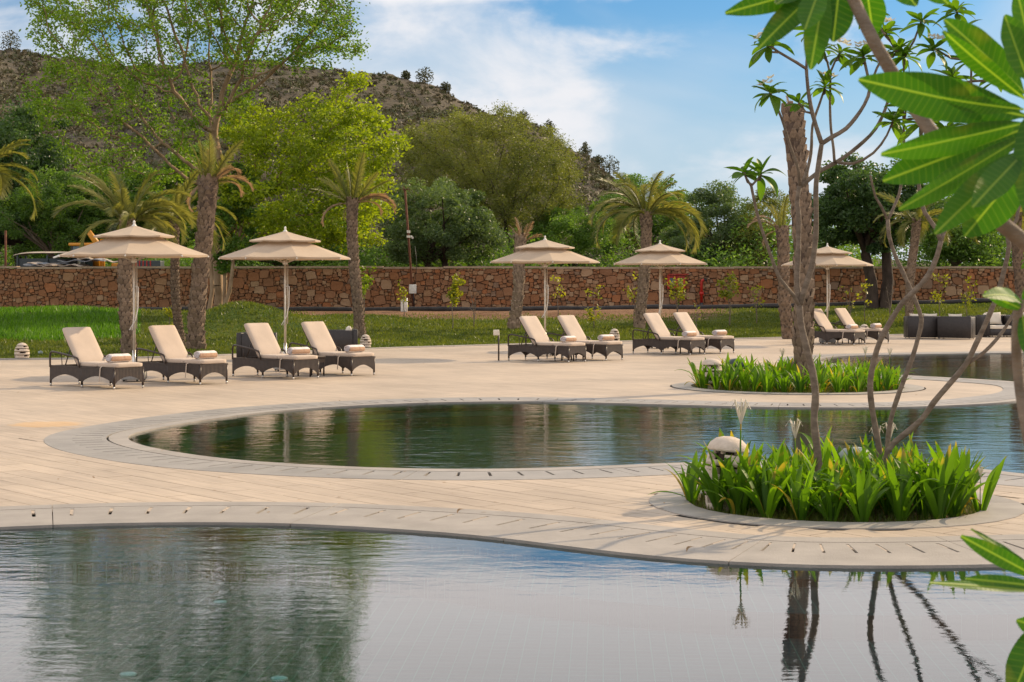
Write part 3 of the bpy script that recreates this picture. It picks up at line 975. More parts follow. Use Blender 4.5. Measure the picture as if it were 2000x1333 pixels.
def in_blobs(blobs, n, d0, shell=0.0):
    """points in ellipsoids given as (px,py,rx_px,ry_px,rdepth_m[,ddepth]) at depth d0"""
    vol = np.array([b[2] * b[3] * b[4] for b in blobs], float); vol /= vol.sum()
    out = []
    for b, v in zip(blobs, vol):
        k = max(3, int(n * v))
        p = rng.normal(size=(k, 3)); p /= np.linalg.norm(p, axis=1)[:, None]
        p *= (rng.uniform(shell ** 3, 1, k) ** (1 / 3))[:, None]
        dd = d0 + (b[5] if len(b) > 5 else 0.0)
        c = P(b[0], b[1], dd)
        out.append(np.stack([c.x + p[:, 0] * b[2] / FP * dd, c.y + p[:, 1] * b[4], c.z + p[:, 2] * b[3] / FP * dd], 1))
    return np.vstack(out)


def tree_col(label, base, blobs, d0, leafmat_, bark, natt=500, step=0.45, kill=0.8, nleaf=40000, L=0.13, Wd=0.06, spread=0.35, rmax=0.3,
             name='tree', cat='tree', trunkpts=None, droop=0.1, tip=0.011, power=2.3, group=None, rad_leaf=0.035, infl=6.0, shell=0.3, bias=(0, 0, 0.12)):
    root = thing(name, label, cat, base, 0, group)
    b = np.array(base)
    A = in_blobs(blobs, natt, d0, shell) - b
    tr = [np.zeros(3)]; par = [0]
    for q in (trunkpts or []):
        q = np.array(q) - b
        k = max(1, int(np.linalg.norm(q - tr[-1]) / step)); s = tr[-1]
        for j in range(1, k + 1):
            tr.append(s + (q - s) * j / k + rng.normal(0, 0.03, 3)); par.append(len(tr) - 2)
    nodes, par = colonize(tr, par, A, step, infl, kill, 90, bias)
    me, rad, child = limb_mesh('trunk', nodes, par, tip, power, bark, rmax)
    link('trunk', me, root)
    c = np.where(rad < rad_leaf)[0]; c = c[c > len(tr)]
    if len(c) == 0: c = np.arange(1, len(nodes))
    w = np.where(child[c] == 0, 2.5, 1.0); w /= w.sum()
    pick = rng.choice(c, nleaf, p=w)
    t_ = rng.uniform(0, 1, nleaf)[:, None]
    pos = nodes[pick] * t_ + nodes[par[pick]] * (1 - t_) + rng.normal(0, spread, (nleaf, 3)) * np.array([1, 1, 0.7])
    V, F = leaf_quads(pos, L, Wd, droop)
    cr = link('crown', np_mesh('crown', V, F, leafmat_), root); cr['kind'] = 'stuff'
    return root


def tree_clump(label, base, blobs, d0, leafmat_, bark, nclump=60, nleaf=20000, L=0.2, Wd=0.1, cr_=0.9, trunk_r=0.16, name='tree', cat='tree', group=None, droop=0.1, shell=0.55, stems=1):
    root = thing(name, label, cat, base, 0, group)
    b = np.array(base)
    nclump = int(nclump * 1.45); cr_ *= .80
    cc = in_blobs(blobs, nclump, d0, shell) - b
    if trunk_r > 0:
        tb = MB()
        ctr = cc.mean(0)
        for s_ in range(stems):
            x0 = (s_ - (stems - 1) / 2) * 0.5
            fork = Vector((ctr[0] * 0.35 + x0 * 1.8, ctr[1] * 0.35, max(1.0, (cc[:, 2].min() + ctr[2]) * 0.5 * 0.7)))
            tb.tube([(x0, 0, 0), Vector((x0, 0, 0)).lerp(fork, 0.5) + Vector((0.12, 0.05, 0)), fork], [trunk_r * 1.2, trunk_r, trunk_r * 0.85], 8, cap=False)
            for q in cc[rng.choice(len(cc), min(len(cc), 26 // stems), replace=False)]:
                q = Vector(q); mid = fork.lerp(q, 0.5) + Vector((random.uniform(-.3, .3), random.uniform(-.3, .3), random.uniform(0, .4)))
                tb.tube([fork, fork.lerp(mid, 0.5) + Vector((0, 0, 0.1)), mid, q], [trunk_r * 0.6, trunk_r * 0.4, trunk_r * 0.25, trunk_r * 0.08], 5, cap=False)
        tb.build('trunk', bark, root)
    pick = rng.integers(0, len(cc), nleaf)
    rr = cr_ * rng.uniform(0.6, 1.25, len(cc))
    p = rng.normal(size=(nleaf, 3)); p /= np.linalg.norm(p, axis=1)[:, None]
    p *= (rng.uniform(0.0, 1, nleaf) ** 0.45)[:, None] * rr[pick][:, None] * np.array([1.0, 1.0, 0.72])
    V, F = leaf_quads(cc[pick] + p, L, Wd, droop)
    o = link('crown', np_mesh('crown', V, F, leafmat_), root); o['kind'] = 'stuff'
    return root


def on_lawn(px, d):
    x = (px - 1000) / FP * d
    return (x, d, float(terr(np.array(x), np.array(d))) - 0.04)


# the big lime-green tree standing before the wall
d = 71.0
tree_col('tall spreading tree with sparse bright lime-green leaves, standing before the wall at left', on_lawn(428, d),
         [(280, 60, 230, 130, 5.0), (540, 50, 170, 120, 5.0), (430, -90, 300, 130, 6.0), (200, 190, 170, 80, 4.0), (610, 20, 120, 80, 4.0), (650, 90, 80, 50, 3.0), (120, 40, 90, 50, 3.0), (400, 230, 120, 70, 3, 2.0),
          (250, 320, 150, 60, 3.0, 1.5), (110, 230, 60, 60, 2)], d, LF_lime2, M_barkor, natt=1900, step=0.40, kill=0.55,
         nleaf=54000, L=0.16, Wd=0.08, spread=0.20, rmax=0.25, trunkpts=[P(424, 480, d), P(436, 330, d + 0.5)], tip=0.013, power=2.25, infl=7, name='lime_green_tree')
d = 70.0
tree_col('leafy yellow-green tree with a low branching crown, right of the tall lime tree', on_lawn(442, d),
         [(640, 290, 150, 90, 3.5), (560, 390, 150, 80, 3.0), (700, 390, 80, 100, 2.5), (760, 275, 60, 40, 1.6), (520, 260, 90, 60, 3.0), (600, 470, 110, 40, 2), (680, 190, 70, 45, 2), (740, 340, 50, 50, 1.5)], d, LF_lime, M_barkor, natt=900, step=0.42, kill=0.62,
         nleaf=32000, L=0.17, Wd=0.09, spread=0.22, rmax=0.15, trunkpts=[P(436, 490, d), P(470, 400, d)], tip=0.012, power=2.4, infl=7, shell=0.2, name='yellow_green_tree')
d = 69.5
tree_clump('small bushy green tree with leafy shoots round two pale orange trunks', on_lawn(418, d), [(450, 440, 50, 60, 1.0), (500, 400, 50, 50, 1.2), (420, 520, 30, 22, .6), (440, 360, 40, 50, 1)], d, LF_green, M_barkor,
           26, 9000, 0.17, 0.09, 0.5, 0.085, name='leafy_tree', stems=2)

# acacia, feathery olive crown
d = 100
tree_col('large feathery olive-green acacia with many dark rising limbs behind the wall', (P(985, 560, d).x, d, 0.5),
         [(930, 330, 140, 100, 4.5), (860, 290, 90, 70, 3.5), (1050, 330, 90, 85, 4), (950, 240, 95, 42, 3), (1000, 400, 140, 60, 4), (1090, 400, 50, 70, 3), (830, 330, 55, 60, 3)], d, LF_olive, M_barkdark,
         natt=2300, step=0.5, kill=0.7, nleaf=80000, L=0.19, Wd=0.042, spread=0.27, rmax=0.26, trunkpts=[P(992, 500, d)], tip=0.014, power=2.6, infl=11, shell=0.25,
         name='acacia_tree', droop=0.25, rad_leaf=0.05)

TR = [  # label, base px, depth, blobs, mat, bark, nclump, nleaf, L, W, clump r, trunk r
    ('dense dark-green tree with a rounded crown right of the rusty camera pole', 850, 88, [(855, 430, 105, 75, 3.5), (800, 470, 60, 50, 2.5), (920, 460, 55, 50, 2.5)], LF_grey, M_barkdark, 110, 42000, 0.18, 0.07, 0.7, 0.2),
    ('dense dark-green tree filling the left edge above the scrap heap', 40, 92, [(20, 340, 100, 130, 4), (-60, 380, 100, 120, 4), (90, 410, 90, 90, 3.5), (70, 270, 70, 70, 3)], LF_dark, M_barkdark, 150, 50000, 0.20, 0.10, 0.9, 0.22),
    ('mid-green feathery tree behind the wall at far left', 110, 88, [(120, 400, 75, 70, 3), (60, 430, 80, 60, 3), (150, 470, 60, 50, 2)], LF_green, M_bark, 90, 32000, 0.17, 0.06, 0.7, 0.16),
    ('shaded dark tree between the two left palms', 230, 92, [(230, 430, 70, 80, 3), (280, 390, 60, 60, 3), (360, 400, 80, 80, 3), (400, 330, 60, 50, 2.5), (180, 380, 60, 50, 2.5)], LF_green, M_barkdark, 110, 38000, 0.2, 0.1, 0.8, 0.18),
    ('shadowy green tree behind the second parasol', 560, 90, [(560, 460, 90, 60, 3), (480, 470, 60, 60, 3), (650, 460, 60, 60, 3)], LF_green, M_bark, 90, 24000, 0.18, 0.08, 0.8, 0.15),
    ('grey-green bushy tree between the acacia and the drooping palm', 1120, 98, [(1120, 460, 90, 60, 3), (1080, 490, 60, 40, 3)], LF_green, M_bark, 80, 26000, 0.17, 0.06, 0.75, 0.15),
    ('bright green tree rising behind the drooping palm', 1270, 105, [(1255, 405, 80, 60, 4), (1330, 430, 60, 50, 3), (1200, 440, 50, 50, 3)], LF_green, M_bark, 90, 30000, 0.2, 0.08, 0.85, 0.18),
    ('dark rounded tree right of the drooping palm', 1420, 95, [(1400, 440, 70, 75, 3), (1450, 460, 50, 50, 3), (1350, 470, 50, 45, 3)], LF_grey, M_barkdark, 90, 34000, 0.17, 0.07, 0.75, 0.18),
    ('pale thin tree with reddish tips left of the tall ragged palm', 1500, 92, [(1500, 430, 45, 60, 2), (1480, 480, 50, 40, 2)], LF_olive, M_bark, 40, 12000, 0.15, 0.05, 0.6, 0.1),
    ('big dark broad-crowned tree with a forked trunk behind the fifth parasol', 1716, 74, [(1690, 390, 90, 85, 3.5), (1640, 430, 60, 60, 2.5), (1760, 400, 70, 70, 3), (1690, 470, 80, 25, 2)], LF_dark, M_barkdark, 120, 46000, 0.17, 0.085, 0.65, 0.24),
    ('shaggy green tree behind the far palm on the right', 1860, 90, [(1860, 440, 60, 60, 2.5), (1900, 470, 60, 45, 2.5), (1830, 480, 40, 40, 2)], LF_green, M_bark, 70, 22000, 0.18, 0.07, 0.7, 0.14),
    ('olive tree at the right edge behind the wall', 1980, 94, [(1980, 450, 70, 60, 3), (2060, 440, 80, 90, 3)], LF_olive, M_bark, 60, 18000, 0.18, 0.07, 0.8, 0.15),
]
for lab, bpx, d, blobs, lm, bk, nc, nl, L, Wd, cr_, trr in TR:
    base = on_lawn(bpx, d) if d < 78 else ((bpx - 1000) / FP * d, d, 0.5)
    tree_clump(lab, base, blobs, d, lm, bk, nc, nl, L, Wd, cr_, trr, name='shade_tree', group='trees along the wall', stems=2 if bpx in (1716, 850) else 1)

# undergrowth beyond the wall: one uncountable mass
k = 230
cc = np.stack([rng.uniform(-38, 40, k), rng.uniform(86, 112, k), rng.uniform(1.0, 3.6, k)], 1)
cc[:, 0] = np.linspace(-38, 40, k) + rng.normal(0, .5, k)
cc[:, 2] += np.where(cc[:, 0] > 12, rng.uniform(0, 2.2, k), 0)
pick = rng.integers(0, k, 130000)
p = rng.normal(size=(130000, 3)); p /= np.linalg.norm(p, axis=1)[:, None]; p *= (rng.uniform(0, 1, 130000) ** 0.4)[:, None] * np.array([1.7, 1.5, 1.5])
V, F = leaf_quads(cc[pick] + p, 0.22, 0.09, 0.0)
tag(link('undergrowth', np_mesh('undergrowth', V, F, LF_green)), 'tangled green undergrowth behind the stone wall', 'undergrowth', kind='stuff')

# far scrub on the hill
k = 9000
spx = rng.uniform(-700, 1500, k); sdd = rng.uniform(135, 303, k) ** 1.0
sx = (spx - 1000) / FP * sdd; sz = hill_z(spx, sdd)
sr = rng.uniform(0.35, 1.25, k) * np.where(sdd > 280, 0.7, 1)
for nm, lm, sel, lab in (('hill_scrub', LF_scrub, rng.uniform(size=k) < 0.55, 'dry brown scrub scattered over the hillside'), ('green_hill_scrub', LF_scrubg, None, 'dull green scrub scattered over the hillside')):
    if sel is None: sel = ~prev
    prev = sel
    ids = np.where(sel)[0]; n = len(ids) * 20; pick = np.repeat(ids, 20)
    p = rng.normal(size=(n, 3)); p /= np.linalg.norm(p, axis=1)[:, None]; p *= (rng.uniform(0, 1, n) ** 0.4)[:, None]
    p[:, 2] = np.abs(p[:, 2]) * 0.9
    pos = np.stack([sx[pick], sdd[pick], sz[pick]], 1) + p * sr[pick][:, None]
    V, F = leaf_quads(pos, 0.6, 0.26, -0.5, 0.6)
    tag(link(nm, np_mesh(nm, V, F, lm)), lab, 'scrub', kind='stuff')
for px, dd, r_, lab in ((1143, 300, 1.5, 'lone conical shrub on the lower ridge'), (1190, 300, 1.9, 'rounded dark bush low on the ridge'), (1168, 300, 1.1, 'small bush between the lone shrub and the dark bush on the ridge'),
                        (1072, 300, 1.6, 'upright shrub on the ridge just right of the acacia top'), (829, 300, 1.7, 'round pale bush on the high ridge'), (870, 300, 1.0, 'low bush right of the round pale bush on the ridge'),
                        (793, 300, 0.9, 'small shrub left of the round pale bush on the ridge'), (20, 300, 2.0, 'wide bush on the ridge at the left edge'), (1020, 300, 1.2, 'shrub on the ridge above the acacia')):
    x = (px - 1000) / FP * dd; z = float(hill_z(np.array(px), np.array(dd)))
    root = thing('ridge_shrub', lab, 'shrub', (x, dd, z), 0, 'shrubs on the skyline')
    p = rng.normal(size=(420, 3)); p /= np.linalg.norm(p, axis=1)[:, None]; p *= (rng.uniform(0, 1, 420) ** 0.5)[:, None]
    if 'conical' in lab or 'upright' in lab: p[:, :2] *= (0.75 - 0.45 * p[:, 2:3])
    p = p * r_; p[:, 2] += r_ * 0.75
    V, F = leaf_quads(p, 0.4, 0.22, 0, .6)
    link('crown', np_mesh('crown', V, F, LF_scrubg), root)['kind'] = 'stuff'
    mb = MB(); mb.tube([(0, 0, -0.3), (0.05, 0, r_ * 0.7)], [0.12, 0.06], 6); mb.build('trunk', M_barkdark, root)

# grass blades on the lawn
n = 150000
gp = rng.uniform(-60, 2060, n); 
e = edge_of(gp); u = rng.uniform(0, 1, n) ** 1.3; gy = e + 0.05 + (74.5 - e) * u
gx = (gp - 1000) / FP * gy
keepm = rng.uniform(0, 1, n) > soil_mask(gx, gy) * 1.15
gx, gy, gp = gx[keepm], gy[keepm], gp[keepm]; n = len(gx)
gz = terr(gx, gy)
lush = np.clip((330 - gp) / 160, 0, 1) * np.clip((gy - 52) / 5, 0, 1)
patch = 0.5 + 0.5 * hashnoise(gx * 0.8, gy * 0.5)
h = (0.045 + 0.05 * patch + 0.11 * lush) * rng.uniform(0.5, 1.4, n)
w = 0.022 + 0.02 * rng.uniform(0, 1, n)
a = rng.uniform(0, 2 * math.pi, n); lean = rng.normal(0, 0.35, (n, 2)) * h[:, None]
for nm, sel, lm, lab in (('grass', lush < .35, LF_grass, 'short olive-green grass over the lawn before the wall'), ('long_grass', lush >= .35, LF_lush, 'lush long bright green grass at the left of the lawn')):
    x_, y_, z_, a_, w_, h_, l_ = gx[sel], gy[sel], gz[sel], a[sel], w[sel], h[sel], lean[sel]
    V = np.stack([np.stack([x_ - np.cos(a_) * w_, y_ - np.sin(a_) * w_, z_ - 0.02], 1), np.stack([x_ + np.cos(a_) * w_, y_ + np.sin(a_) * w_, z_ - 0.02], 1),
                  np.stack([x_ + l_[:, 0], y_ + l_[:, 1], z_ + h_], 1)], 1).reshape(-1, 3)
    tag(link(nm, np_mesh(nm, V, np.arange(3 * len(x_)).reshape(-1, 3), lm)), lab, 'grass', kind='stuff')



# ------------------------------------------------------------------ stone wall
WY, WTOP, WX0, WX1 = 78.0, 2.60, -46.0, 46.0
wall = thing('stone_wall', 'long rubble wall of red-brown and tan stones behind the lawn', 'wall', (0, WY, 0))
M_mortar = stone('wall_mortar', [(0.10, 0.055, 0.035), (0.22, 0.135, 0.085)], 3.0, 0.95, 1.0, 18, dist=0.06)
mb = MB(); mb.box((0, 0.24, 1.20), (WX1 - WX0, 0.40, 2.70)); mb.build('mortar', M_mortar, wall)
mb = MB()
x = WX0
while x < WX1:
    L = random.uniform(1.2, 2.6); L = min(L, WX1 - x)
    mb.box((x + L / 2, 0.22, WTOP + random.uniform(-0.025, 0.02)), (L - 0.01, 0.56, 0.09)); x += L
mb.build('cap', stone('wall_cap', [(0.30, 0.21, 0.14), (0.46, 0.35, 0.25)], 3, 0.9, 0.5), wall)['kind'] = 'stuff'
PAL = [[(0.30, 0.125, 0.055), (0.42, 0.20, 0.095)], [(0.38, 0.225, 0.12), (0.50, 0.33, 0.20)], [(0.24, 0.115, 0.06), (0.34, 0.18, 0.10)],
       [(0.42, 0.155, 0.06), (0.53, 0.23, 0.10)], [(0.24, 0.18, 0.135), (0.34, 0.26, 0.20)], [(0.46, 0.32, 0.20), (0.58, 0.43, 0.29)], [(0.34, 0.165, 0.085), (0.44, 0.25, 0.145)]]
PAL = [[tuple(.68 * v + .32 * w for v, w in zip((c[0] * .85, c[1] * .76, c[2] * .70), (.27, .145, .075))) for c in p] for p in PAL]
SM = [stone('wall_stone', c, 3.5, 0.9, 0.6, 22, dist=0.03) for c in PAL]
sx_ = 1.25
pts = []
tries = 0
cellg = {}
while tries < 42000:
    tries += 1
    x, z = random.uniform(WX0, WX1) / sx_, random.uniform(0.25, 2.58)
    big = random.random() < 0.30
    r = random.uniform(.16, .27) if big else random.uniform(.06, .13)
    kx, kz = int(x // 0.5), int(z // 0.5)
    ok = True
    for a in (-1, 0, 1):
        for b in (-1, 0, 1):
            for (x2, z2, r2) in cellg.get((kx + a, kz + b), ()):
                if (x - x2) ** 2 + (z - z2) ** 2 < ((r + r2) * 0.52) ** 2 * 1.6: ok = False; break
            if not ok: break
        if not ok: break
    if ok:
        cellg.setdefault((kx, kz), []).append((x, z, r)); pts.append((x, z, r))


def clip_poly(poly, nx, nz, c):
    out = []
    for i in range(len(poly)):
        a, b = poly[i], poly[(i + 1) % len(poly)]
        da, db = a[0] * nx + a[1] * nz - c, b[0] * nx + b[1] * nz - c
        if da <= 0: out.append(a)
        if (da < 0 < db) or (db < 0 < da):
            t = da / (da - db); out.append((a[0] + (b[0] - a[0]) * t, a[1] + (b[1] - a[1]) * t))
    return out


stones = []
for (x, z, r) in pts:
    poly = [(x - .7, max(0.1, z - .7)), (x + .7, max(0.1, z - .7)), (x + .7, min(WTOP - .05, z + .7)), (x - .7, min(WTOP - .05, z + .7))]
    kx, kz = int(x // 0.5), int(z // 0.5)
    for a in (-2, -1, 0, 1, 2):
        for b in (-2, -1, 0, 1, 2):
            for (x2, z2, r2) in cellg.get((kx + a, kz + b), ()):
                if x2 == x and z2 == z: continue
                nx, nz = x2 - x, z2 - z
                c = (x2 * x2 + z2 * z2 - x * x - z * z + (r * r - r2 * r2) * 1.0) / 2
                dd_ = nx * nx + nz * nz; tq = (c - nx * x - nz * z) / dd_; mx_, mz_ = x + nx * tq, z + nz * tq
                ln_ = dd_ ** .5; ux, uz = nx / ln_, nz / ln_
                if abs(ux) > abs(uz): vx, vz = math.copysign(1, ux), 0.0
                else: vx, vz = 0.0, math.copysign(1, uz)
                kb = .25 + .6 * abs(math.sin((x + x2) * 37.1 + (z + z2) * 17.3))
                nx, nz = ux * (1 - kb) + vx * kb, uz * (1 - kb) + vz * kb
                c = nx * mx_ + nz * mz_
                poly = clip_poly(poly, nx, nz, c)
                if len(poly) < 3: break
            if len(poly) < 3: break
        if len(poly) < 3: break
    if len(poly) < 3: continue
    poly = [(p[0] * sx_, p[1]) for p in poly]
    q = []                                            # drop tiny edges
    for p in poly:
        if not q or math.hypot(p[0] - q[-1][0], p[1] - q[-1][1]) > 0.03: q.append(p)
    if len(q) < 3: continue
    ar = 0.5 * abs(sum(q[i][0] * q[(i + 1) % len(q)][1] - q[(i + 1) % len(q)][0] * q[i][1] for i in range(len(q))))
    if ar < 0.004: continue
    stones.append((q, ar))


def stone_geo(q, prot):
    cx = sum(p[0] for p in q) / len(q); cz = sum(p[1] for p in q) / len(q)
    # chew the outline a little and round its corners
    pp = []
    for i in range(len(q)):
        a, b = q[i], q[(i + 1) % len(q)]
        pp.append((a[0] * .93 + b[0] * .07, a[1] * .93 + b[1] * .07)); pp.append((a[0] * .45 + b[0] * .55 + random.uniform(-.014, .014), a[1] * .45 + b[1] * .55 + random.uniform(-.014, .014)))
    n = len(pp); vs = []
    s0 = 0.007
    for (sc, y) in ((0.0, 0.10), (0.0, -prot * 0.55), (0.014, -prot)):
        for p in pp:
            dx, dz = p[0] - cx, p[1] - cz; L = math.hypot(dx, dz) + 1e-6
            k = max(0.2, 1 - (s0 + sc) / L)
            vs.append((cx + dx * k, y + (random.uniform(-.012, .012) if y < 0 else 0), cz + dz * k))
    fs = []
    for r_ in range(2):
        for i in range(n):
            j = (i + 1) % n
            fs.append((r_ * n + i, r_ * n + j, (r_ + 1) * n + j, (r_ + 1) * n + i))
    fs.append(tuple(2 * n + i for i in range(n)))
    return vs, fs, (cx, cz)


vis = sorted([s for s in stones if abs(sum(p[0] for p in s[0]) / len(s[0])) < 23.2 and max(p[1] for p in s[0]) > 0.75], key=lambda s: -s[1])[:295]
visid = set(id(s) for s in vis)
bulk_v, bulk_f, bulk_m = [], [], []
rest_by = [MB() for _ in SM]
for s in stones:
    q, ar = s
    cx = sum(p[0] for p in q) / len(q)
    w = [3, 2.4, 2.4, 1.1 + 0.8 * (cx > -6), 0.7, 1.2 + 0.5 * (cx > 0), 3]
    if cx < -10: w = [4, 1.5, 3.5, 1.0, 0.6, 0.4, 3.0]
    mi = random.choices(range(7), w)[0]
    vs, fs, c = stone_geo(q, random.uniform(0.015, 0.06))
    if id(s) in visid:
        m_ = MB(); m_.add([(v[0] - c[0], v[1], v[2] - c[1]) for v in vs], fs)
        o = m_.build('stone', SM[mi], wall); o.location = (c[0], 0, c[1])
    else:
        rest_by[mi].add(vs, fs)
me = bpy.data.meshes.new('small_stones')
V = []; F = []; mi_ = []
for i, m_ in enumerate(rest_by):
    b = len(V); V += m_.v; F += [tuple(k + b for k in f) for f in m_.f]; mi_ += [i] * len(m_.f)
me.from_pydata(V, [], F)
for m_ in SM: me.materials.append(m_)
me.polygons.foreach_set('material_index', mi_)
link('small_stones', me, wall)['kind'] = 'stuff'

# black pipe lying along the wall foot
pts_ = [(x, 75.0 + 0.12 * math.sin(x * 0.5), float(terr(np.array(x), np.array(75.0))) + 0.06 + 0.02 * math.sin(x * 1.3)) for x in np.arange(-16.5, 21.1, 0.75)]
mb = MB(); mb.tube(pts_, [0.105 + 0.006 * math.sin(i * 2.1) for i in range(len(pts_))], 10)
tag(mb.build('water_pipe', M_pipe), 'long black flexible pipe lying along the foot of the stone wall', 'pipe')
mb = MB(); q0 = P(140, 616, 73.4); q1 = P(188, 614, 73.6)
mb.tube([q0, q0.lerp(q1, .5) + Vector((0, 0, .02)), q1], 0.17, 12)
tag(mb.build('pipe_section', M_pipe), 'short thick black pipe piece lying in the lush grass at left', 'pipe')
mb = MB(); mb.tube([P(146, 610, 73.0), P(151, 614, 73.0), P(151, 626, 73.0)], 0.05, 8)
tag(mb.build('bent_pipe', M_sheetb), 'pale bent pipe end before the short thick black pipe', 'pipe')

# fire hose cabinet, hydrant riser, power pole
c = P(1321, 551, WY - 0.28)
cab = thing('fire_hose_cabinet', 'red fire hose cabinet with two glazed doors on the stone wall', 'hose cabinet', c)
mb = MB(); mb.box((0, 0.08, 0), (0.80, 0.20, 0.62)); mb.box((0.09, -0.05, 0.34), (0.90, 0.38, 0.03)); mb.build('body', M_red, cab)
for s in (-1, 1):
    d_ = MB(); cx = s * 0.19
    d_.box((cx - 0.145, -0.035, 0), (0.07, 0.03, 0.58)); d_.box((cx + 0.145, -0.035, 0), (0.07, 0.03, 0.58))
    d_.box((cx, -0.035, 0.235), (0.22, 0.03, 0.11)); d_.box((cx, -0.035, -0.235), (0.22, 0.03, 0.11))
    dd_ = d_.build('door', M_red, cab)
    g_ = MB(); g_.box((cx, -0.028, 0), (0.22, 0.008, 0.36)); g_.build('pane', M_glassy, dd_)
    h_ = MB(); h_.tube([(cx - .05, -0.04, -.1), (cx, -.04, .02), (cx + .05, -.04, -.12), (cx - .02, -.04, -.16)], 0.022, 6); h_.build('hose', M_white, dd_)
c = on_lawn(1370, WY - 0.35)
hy = thing('hydrant_riser', 'red hydrant riser pipe with a side valve standing before the wall', 'hydrant', c)
zt = P(1370, 547, WY - .35).z - c[2]
mb = MB(); mb.tube([(0, 0, 0.25), (0, 0, zt - 0.12), (0.03, 0, zt - 0.03), (0.12, -0.02, zt)], 0.065, 10); mb.tube([(-.09, 0, zt * .52), (.09, 0, zt * .52)], 0.09, 10); mb.build('riser', M_red, hy)
mb = MB(); mb.tube([(0, 0, -0.1), (0, 0, 0.25)], 0.075, 8); mb.build('foot', M_tuft, hy)
mb = MB(); mb.tube([(0.12, -0.02, zt), (0.24, -0.04, zt + .01)], 0.07, 10); mb.tube([(0.2, -0.04, zt), (0.26, -0.04, zt - 0.16)], 0.02, 6)
mb.lathe([(0.0, .05), (.09, .05), (.09, .08), (0, .08)], 10, M=Matrix.Translation((0.2, -.04, zt))); mb.build('valve', M_tuft, hy)
mb = MB(); mb.tube([(0.06, 0, zt * .52), (0.32, 0.05, zt * .53)], 0.02, 6); mb.build('bracket', M_tuft, hy)
c = on_lawn(806, 77.2)
po = thing('camera_pole', 'thin rusty pole with small white cameras and a white box at its foot', 'pole', c)
tp = P(791, 372, 77.2) - Vector(c)
mb = MB(); mb.tube([(0.05, 0, -.1), Vector((0.05, 0, 0)).lerp(tp, .5), tp], 0.05, 8); mb.build('pole', M_rust, po)
mb = MB()
for k in range(7):
    a = k / 7 * 6.28; mb.tube([tp, tp + Vector((0.22 * math.cos(a), 0.2 * math.sin(a), 0.05 + .1 * (k % 2))), tp + Vector((0.4 * math.cos(a), 0.3 * math.sin(a), -0.14))], [0.02, 0.012, .004], 4)
mb.build('frayed_top', M_rust, po)
q = P(798, 453, 77.2) - Vector(c)
mb = MB(); mb.box((q.x, -.08, q.z), (.14, .14, .12)); mb.box((q.x + .04, -.08, q.z - .22), (.24, .12, .10)); mb.tube([(q.x + .12, -.1, q.z - .24), (q.x + .2, -.2, q.z - .28)], 0.05, 8); mb.build('camera_housing', M_white, po)
q = P(806, 565, 76.95) - Vector(c)
mb = MB(); mb.rbox((q.x, -.22, q.z), (.32, .16, .40), .02); mb.build('junction_box', M_white, po)
mb = MB(); mb.tube([(q.x + .03, -.1, q.z), (q.x + .06, -.05, q.z - .9)], .025, 6); mb.tube([(0.1, -.02, q.z + 1.9), (.18, -.04, q.z + 1.2), (.12, -.06, q.z + .2)], .012, 5); mb.build('cable', M_tuft, po)
c = on_lawn(788, 74.2)
mb = MB(); mb.box((0, 0, .30), (.22, .2, .5)); mb.tube([(.13, -.05, -.1), (.13, -.05, .62)], .05, 8)
o = mb.build('valve_box', M_white); o.location = c; tag(o, 'short white stake box standing left of the pole by the pipe', 'valve box')

